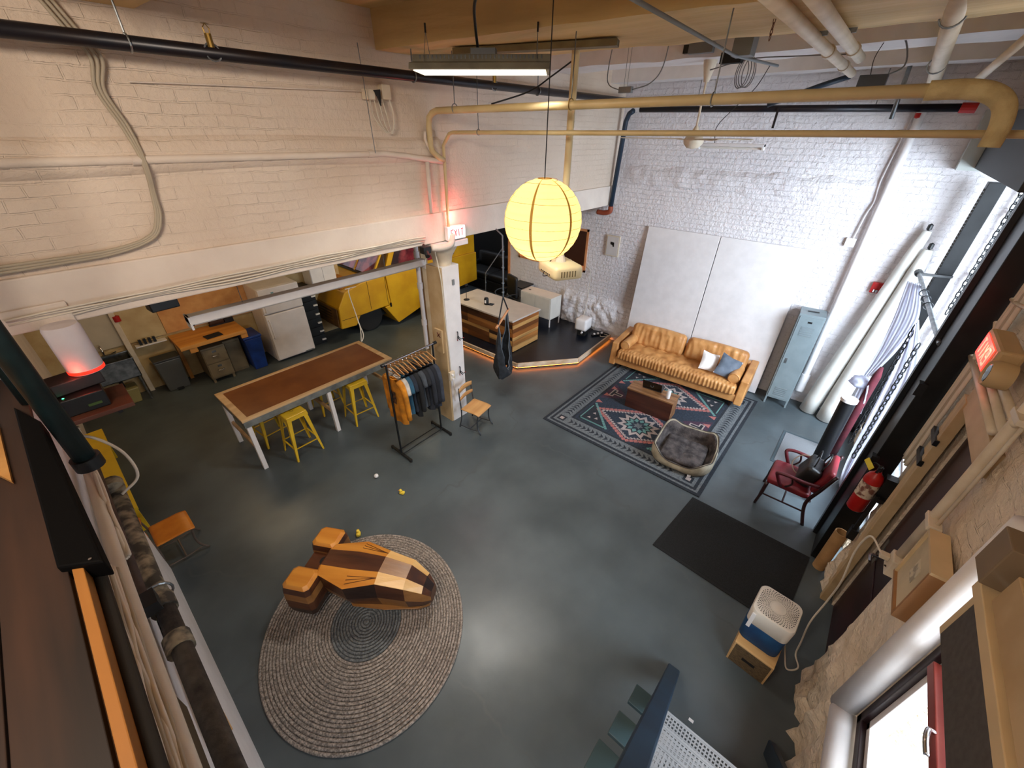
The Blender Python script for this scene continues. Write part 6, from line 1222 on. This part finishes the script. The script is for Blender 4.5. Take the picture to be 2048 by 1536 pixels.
# ================================================================== WOODEN SPACESHIP
def ship():
    dv = Vector((.505, -.863, 0)).normalized(); ang = math.atan2(dv.y, dv.x)
    t = thing('wooden_spaceship', 'faceted wooden spaceship sculpture of mixed light and dark timber on the oval rug', 'sculpture', (.63, 3.21, .032), ang)   # +X nose, +Y towards left
    W = [wood_mat('ship_honey', (206, 140, 56), (186, 116, 40), 0, .35), wood_mat('ship_walnut', (88, 50, 30), (58, 32, 22), 0, .35), wood_mat('ship_oak', (150, 104, 58), (120, 80, 42), 0, .35), wood_mat('ship_dark', (50, 32, 24), (32, 20, 18), 0, .35), wood_mat('ship_blond', (226, 184, 120), (206, 158, 92), 0, .35)]
    # stations: s, half top, z top, half mid, z mid, half low, z low
    S = [(.10, .085, .50, .16, .47, .16, .13), (.13, .09, .53, .18, .495, .175, .12), (.46, .10, .565, .275, .50, .26, .11), (.76, .085, .585, .19, .54, .20, .12), (1.04, .075, .54, .165, .495, .175, .13), (1.20, .055, .43, .115, .39, .125, .15), (1.27, .04, .33, .07, .29, .07, .17)]
    def ring(s): x, a, zt, m_, zm, l_, zl = s; return [Vector((x, -l_*.75, zl)), Vector((x, -l_, (zl+zm)/2)), Vector((x, -m_, zm)), Vector((x, -a, zt)), Vector((x, a, zt)), Vector((x, m_, zm)), Vector((x, l_, (zl+zm)/2)), Vector((x, l_*.75, zl))]
    b = MB(); R_ = [ring(s) for s in S]
    pal = [[2, 1, 0, 1, 0, 1, 2, 1], [2, 1, 0, 1, 0, 1, 3, 3], [1, 3, 0, 1, 0, 3, 3, 3], [2, 1, 4, 2, 4, 1, 1, 1], [1, 2, 4, 1, 4, 2, 1, 2], [1, 2, 1, 3, 1, 2, 3, 3]]
    for i in range(len(R_)-1):
        for k in range(8):
            b.mi = pal[i][k]; k2 = (k+1) % 8; q = [R_[i][k], R_[i][k2], R_[i+1][k2], R_[i+1][k]]; b.add(q, [(0, 1, 2, 3)])
    b.mi = 1; b.add(R_[0], [tuple(range(8))]); b.add(R_[-1], [tuple(range(8))])
    b.build('hull', W, t, weld=True, bevel=.004)
    for sg in (-1, 1):      # fine grooves inlaid on the shoulder facets
        for k in range(3):
            f = .35+.2*k; a = R_[2][3 if sg < 0 else 4].lerp(R_[2][2 if sg < 0 else 5], f); c = R_[3][3 if sg < 0 else 4].lerp(R_[3][2 if sg < 0 else 5], .5); MB().bar(a+Vector((0, 0, .002)), c+Vector((0, 0, .002)), .004, .004).build('inlay_line', W[1], t)
    # lower keel
    KL = [[Vector((x, y, z)) for y, z in ((-a, .04), (a, .04), (a*1.3, .11), (-a*1.3, .11))] for x, a in ((.30, .07), (.46, .17), (.80, .15), (1.12, .09), (1.22, .03))]
    MB().loft(KL).build('keel', W[2], t, bevel=.004)
    # rear bridge with round hole
    b = MB(); n = 24
    outer = [(-.10, -.27), (.12, -.27), (.12, .27), (-.10, .27)]
    b.bb((-.11, -.22, .34), (.13, .22, .40)); b.build('bridge', W[1], t, bevel=.005)
    MB().lathe([(0, .4015), (.048, .4015), (.05, .4005)], (.06, .03, 0), 24).build('bridge_hole', m_dark, t)
    MB().bb((-.07, -.2, .12), (.05, .2, .34)).build('rear_block', W[3], t, bevel=.005)
    for sg in (-1, 1):
        cy_ = sg*.245; p = thing  # engine pods
        def rr(hx, hy, z, c=.035): return [Vector((x, cy_+y, z)) for x, y in ((-hx, -hy+c), (-hx+c, -hy), (hx-c, -hy), (hx, -hy+c), (hx, hy-c), (hx-c, hy), (-hx+c, hy), (-hx, hy-c))]
        lv_ = [(.11, .10, .06), (.145, .125, .10), (.16, .14, .20), (.16, .14, .32), (.155, .135, .42), (.145, .12, .49), (.115, .095, .52)]
        b = MB(); RR = [rr(a, c, z) for a, c, z in lv_]; pl_ = [3, 3, 1, 2, 1, 0]
        for i in range(len(RR)-1):
            for k in range(8):
                b.mi = pl_[i]; k2 = (k+1) % 8; b.add([RR[i][k], RR[i][k2], RR[i+1][k2], RR[i+1][k]], [(0, 1, 2, 3)])
        b.mi = 0; b.add(RR[-1], [tuple(range(8))]); b.mi = 3; b.add(RR[0], [tuple(range(8))]); b.build('engine_pod', W, t, weld=True, bevel=.004)
        for x in (-.06, .06): MB().cyl((x, cy_-.012, .025), (x, cy_+.012, .025), .025, 14).build('caster', m_black, t); MB().bb((x-.012, cy_-.02, .03), (x+.012, cy_+.02, .07)).build('caster_fork', m_black, t)
    for y in (-.06, .06): MB().cyl((1.0, y-.012, .02), (1.0, y+.012, .02), .02, 14).build('caster', m_black, t)
ship()
# rubber ducks and ball
def duck(loc, rz, lab, c=(236, 206, 70)):
    t = thing('rubber_duck', lab, 'toy duck', loc, rz, 'small yellow ducks on the floor'); ym_ = mat('duck_yellow', c, .4)
    b = MB(); soft = lambda p: Vector((0, 0, .01 if p.x < -.02 and p.z > 0 else 0)); soft_block(b, (0, 0, .022), .075, .055, .044, soft, (8, 8, 6), rad=.021); b.build('body', ym_, t, smooth='all', weld=True)
    MB().lathe([(0, -.022), (.015, -.017), (.022, 0), (.016, .016), (0, .022)], (.018, 0, .058), 14).build('head', ym_, t, smooth='all'); MB().bb((.036, -.008, .05), (.052, .008, .056)).build('beak', mat('duck_beak', (220, 120, 30), .5), t, bevel=.002)
duck((1.99, 3.70, .0), 2.0, 'small yellow rubber duck on the bare floor between table and oval rug'); duck((1.22, 3.545, .0), 1.0, 'small yellow rubber duck at the edge of the oval rug behind the spaceship')
tag(MB().lathe([(0, -.032), (.016, -.028), (.028, -.016), (.032, 0), (.028, .016), (.016, .028), (0, .032)], (1.93, 4.24, .032), 18).build('white_ball', m_whitem, smooth='all'), 'small white ball on the floor near the clothes rack', 'ball')

# ================================================================== LOFT LADDER (dark blue) AND TREADS
t = thing('loft_stair', 'dark blue steel stair stringer with pale perforated treads at the bottom of the view', 'stairs', (2.3, -.3, 0)); nb = mat('navy_steel', (22, 44, 62), .45, c2=(14, 30, 46), scale=4)
MB().bar((2.32, -.03, .02), (.25, -.03, 2.72), .11, .13, (0, 0, 1)).build('stringer', nb, t, world=True, bevel=.012); 
MB().bar((2.32, -.86, .02), (.25, -.86, 2.72), .06, .13, (0, 0, 1)).build('stringer', nb, t, world=True, bevel=.012)
for bx_, bz_ in ((1.50, .93), (1.10, 1.36), (.76, 1.78)): MB().bb((bx_-.04, .025, bz_-.04), (bx_+.10, .14, bz_)).build('side_block', mat('teal_block', (52, 76, 84), .5), t, world=True, bevel=.004)
pt = mat('tread_white', (150, 150, 152), .5)
for i in range(1, 9):
    z = .31*i; x = 2.15-(2.07/2.70)*z
    def hole_sheet(x0, x1, y0, y1, z, st=.024, hw=.0068):
        b = MB(); nx = int((x1-x0)/st); ny = int((y1-y0)/st)
        for a in range(nx+1): b.bb((x0+a*st-(st/2-hw), y0, z), (x0+a*st+(st/2-hw), y1, z+.004))
        for c in range(ny+1): b.bb((x0, y0+c*st-(st/2-hw), z+.0005), (x1, y0+c*st+(st/2-hw), z+.0045))
        return b
    if i == 1: continue
    if i <= 5: b = hole_sheet(x-.20, x+.05, -.83, -.09, z)
    else: b = MB().bb((x-.2, -.83, z), (x+.05, -.09, z+.004))
    b.bb((x+.045, -.83, z-.03), (x+.06, -.09, z+.006)); b.bb((x-.215, -.83, z-.03), (x-.20, -.09, z+.006)); b.build('tread', pt, t, world=True)

# ================================================================== NEAR LEFT CLUTTER
t = thing('black_duct_box', 'long black box lying along the loft edge at the left', 'box', (-.45, 2.95, 2.7)); bx = [gz(25, 812, 2.78), gz(80, 841, 2.78), gz(207, 1122, 2.78), gz(112, 1135, 2.78)]
MB().prism([(a.x, a.y, 2.78) for a in bx], (0, 0, -.10)).build('box', mat('gloss_black', (4, 4, 5), .7, spec=.1), t, world=True, bevel=.01); MB().lathe([(0, 0), (.006, .002)], (gz(180, 1118, 2.785)), 8).build('screw', m_chrome, t, world=True)
t = thing('green_riser_pipe', 'thick dark green vertical pipe at the far left by the header', 'pipe', (-.38, 4.12, 3)); MB().tube([(-.33, 3.3, 5.25), (-.33, 3.3, 2.50)], .055, 16).build('pipe', mat('dark_green_pipe', (20, 42, 44), .5, c2=(12, 28, 30)), t, world=True, smooth='all'); MB().cyl((-.33, 3.3, 2.52), (-.33, 3.3, 2.44), .074, 16).build('collar', m_black, t, world=True, smooth=True)
tag(MB().tube([(-.43, 3.85, 5.25), (-.43, 3.85, 2.75)], .05, 12).build('dark_side_pipe', mat('dark_green_pipe', (20, 42, 44)), smooth='all'), 'second dark pipe behind the thick green pipe at the far left', 'pipe')
t = thing('old_iron_pipe', 'old scaled iron pipe with white paint flecks running along the near wall', 'pipe', (-.36, 2.6, 1.9)); om = mat('scaled_iron', (86, 80, 72), .8, c2=(34, 30, 32), scale=9, bump=.006, bscale=40)
MB().tube([(-.37, 4.0, 1.72), (-.37, 2.7, 1.80), (-.36, 2.55, 1.81)], .055, 14).build('pipe', mat('painted_iron', (156, 144, 122), .7, c2=(60, 56, 50), scale=11, contrast=(.4, .6)), t, world=True, smooth='all'); MB().tube([(-.36, 2.5, 1.80), (-.35, -.5, 1.90)], .05, 14).build('pipe', om, t, world=True, smooth='all')
for y in (4.0, 2.52, 2.18): MB().cyl((-.365, y-.06, 1.80), (-.365, y+.05, 1.80), .068, 14).build('coupling', mat('painted_iron', (156, 144, 122)), t, world=True, smooth=True)
MB().tube([(-.365+.075*math.cos(a), 2.62, 1.80+.075*math.sin(a)) for a in [2*PI*i/16 for i in range(16)]], .008, 6, closed=True).build('hanger_ring', m_steel, t, world=True)
t = thing('brown_side_pipe', 'thin brown pipe beside the black box along the near wall', 'pipe', (-.41, 3, 2.1)); MB().tube([(-.40, 4.2, 1.95), (-.40, 2.4, 2.02)], .03, 10).build('pipe', mat('brown_pipe', (84, 60, 48), .7, c2=(56, 40, 34), scale=8), t, world=True, smooth='all'); MB().bb((-.44, 2.30, 1.98), (-.34, 2.42, 2.06)).build('clamp', m_black, t, world=True)
tag(MB().tube([(-.385, 2.1, 2.66), (-.385, -1.2, 2.66)], .026, 10).build('black_cable_or_gap', m_cabblk, smooth='all'), 'dark tube standing in for the black gap beside the orange edge board along the near wall', 'cable')  # added dark tube stands in for the dark gap beside the board
wpn = mat('conduit_white', (222, 210, 194), .5)
for i, (x, z, r, y1, lab) in enumerate(((-.38, 2.36, .032, 3.9, 'upper thick white conduit along the near wall'), (-.40, 2.22, .026, 3.6, 'lower thick white conduit along the near wall'))):
    tag(MB().tube(bez([(x, y1, z-.12), (x, 3, z-.05), (x, 2.2, z), (x, 1, z), (x, -.5, z+.02)], 4), r, 12).build('white_conduit', wpn, smooth='all'), lab, 'conduit', 'white conduits along the near wall')
labs = ['outermost white cable beside the orange edge board', 'second white cable beside the orange edge board', 'third white cable beside the orange edge board', 'fourth white cable beside the orange edge board', 'fifth white cable beside the orange edge board', 'innermost white cable beside the thick conduit']
for k in range(6):
    pts = [(-.385+.012*noise.noise(Vector((k*3, i*.8, 0)))+.006*k, 2.15-.2*i, 2.62-.018*k+.045*noise.noise(Vector((i*.9, k*2, 4)))) for i in range(13)]
    tag(MB().tube(bez(pts, 4), .009, 6).build('near_cable', [m_cable, wpn, mc][k % 3], smooth='all'), labs[k], 'cable', 'white cables along the near wall')
for k in range(3):
    pts = [(-.36+.01*k, 4.1-.2*i, 2.35+.05*noise.noise(Vector((i*1.1, k*2, 9)))-.03*i*.3) for i in range(9)]
    tag(MB().tube(bez(pts, 4), .010, 6).build('loose_cable', [wpn, m_cable, wpn][k], smooth='all'), ['first loose white cord beside the green pipe foot', 'second loose white cord beside the green pipe foot', 'third loose white cord beside the green pipe foot'][k], 'cord')
tag(MB().tube(bez([(-.42, 4.16, 2.28), (-.3, 4.12, 2.2), (-.2, 4.0, 2.05), (-.2, 3.9, 1.86), (-.34, 3.86, 1.78)], 7), .011, 6).build('looping_cord', m_cable, smooth='all'), 'white cord looping off the near wall over the yellow bench', 'cord')
# shelf with network gear
t = thing('wall_shelf', 'brown plank shelf on the near wall corner under the header', 'shelf', (-.2, 4.2, 2.42)); MB().bb((-.66, 4.02, 2.40), (.02, 4.44, 2.435)).build('plank', mat('shelf_brown', (96, 52, 34), .6, c2=(66, 36, 26), scale=6, stretch=(.1, 1, 1)), t, world=True, bevel=.003); MB().bb((-.1, 4.40, 2.2), (-.07, 4.44, 2.40)).build('bracket', m_black, t, world=True)
t = thing('network_box', 'black network box with a green light on the corner shelf', 'network box', (-.2, 4.25, 2.436)); MB().bb((-.36, -.15, 0), (.10, .17, .14)).build('case', m_black, t, bevel=.008); MB().lathe([(0, .004), (.007, 0)], (-.12, -.10, .141), 8).build('green_light', mat('led_green', (60, 255, 150), .4, emit=8), t); MB().bb((-.02, -.155, .04), (.06, -.15, .06)).build('port', mat('port_green', (60, 84, 34), .5), t)
t = thing('router_box', 'second dark box stacked on the network box', 'network box', (-.22, 4.3, 2.578)); MB().box((0, 0, .05), (.30, .20, .10), rz=.15).build('case', mat('dark_case', (30, 26, 26), .5), t, bevel=.01)
t = thing('white_tower_device', 'white cylindrical device with a glowing red base on the corner shelf', 'speaker', (-.12, 4.30, 2.68)); b = MB(); b.lathe([(.10, 0), (.108, .02), (.108, .36), (.10, .385), (0, .39)], n=30); b.build('body', mat('tower_white', (214, 206, 210), .6), t, smooth=True)
b = MB(); b.lathe([(.1085, .008), (.1095, .012), (.1095, .03), (.1085, .034)], n=30); b.build('light_ring', mat('ring_red', (255, 40, 24), .4, emit=1.5), t, smooth=True); lamp('tower_glow', 'POINT', (-.2, 4.16, 2.72), .5, (1, .1, .05), rad=.02)
tag(MB().bb((-.62, HW-.06, 3.03), (-.02, HW-.032, 3.20)).build('plaster_box', m_plaster, bevel=.01), 'plastered box on the header lower edge at the far left', 'box')
tag(MB().prism([(-.95, 4.0, 2.75), (-.58, 3.62, 2.75), (-.555, 2.87, 2.75), (-.62, 3.05, 2.75), (-.95, 3.3, 2.75)], (0, 0, .02)).build('pale_board', mat('tan_offcut', (206, 156, 92), .6, c2=(186, 134, 72), scale=5)), 'pale orange offcut board lying on the loft deck at the left edge', 'board')
# leaning pieces at the near wall
t = thing('leaning_cardboard', 'tan cardboard sheet leaning against the near wall', 'cardboard', (-.38, 2.0, 1.45)); q = [gx(348, 1270, -.395), gx(382, 1300, -.355), gx(466, 1458, -.345), gx(442, 1480, -.385)]; MB().prism(q, (-.01, 0, -.004)).build('sheet', mat('kraft', (206, 166, 112), .7, c2=(176, 138, 90), scale=4), t, world=True)
t = thing('dark_plank', 'narrow dark olive plank fixed on the near wall below the conduits', 'plank', (-.4, 1.2, 2.0)); MB().bar((-.40, 1.62, 2.10), (-.40, .4, 2.10), .03, .12).build('plank', mat('olive_plank', (70, 58, 36), .6), t, world=True)
t = thing('purple_board', 'dark purple board standing on the near wall behind the cardboard', 'board', (-.40, 3.1, 1.3)); MB().bb((-.44, 2.35, 1.15), (-.425, 3.5, 1.6)).build('board', mat('purple_dark', (52, 40, 60), .7), t, world=True)
# yellow bench and orange chair beyond the near wall
t = thing('yellow_bench', 'narrow yellow bench along the near wall by the kitchen', 'bench', (-.56, 6.6, 0)); MB().bb((-.66, 5.5, .42), (-.44, 7.75, .46)).build('seat', mat('bench_yellow', (222, 184, 34), .45), t, world=True, bevel=.004)
for y in (5.65, 7.6): MB().bb((-.65, y-.03, 0), (-.46, y+.03, .42)).build('leg', mat('bench_yellow', (222, 184, 34)), t, world=True)
school_chair((-.28, 4.92, 0), math.radians(0), 'small school chair with orange seat at the near wall by the yellow bench', mat('orange_ply', (214, 130, 36), .4, c2=(196, 110, 26)), mat('chair_iron_tan', (110, 96, 86), .5, .4))
q = gz(1382, 1441); tag(MB().bb((q.x-.012, q.y-.02, .0006), (q.x+.012, q.y+.02, .0035)).build('floor_scrap', m_whitem), 'tiny white scrap lying on the floor near the stair', 'scrap')
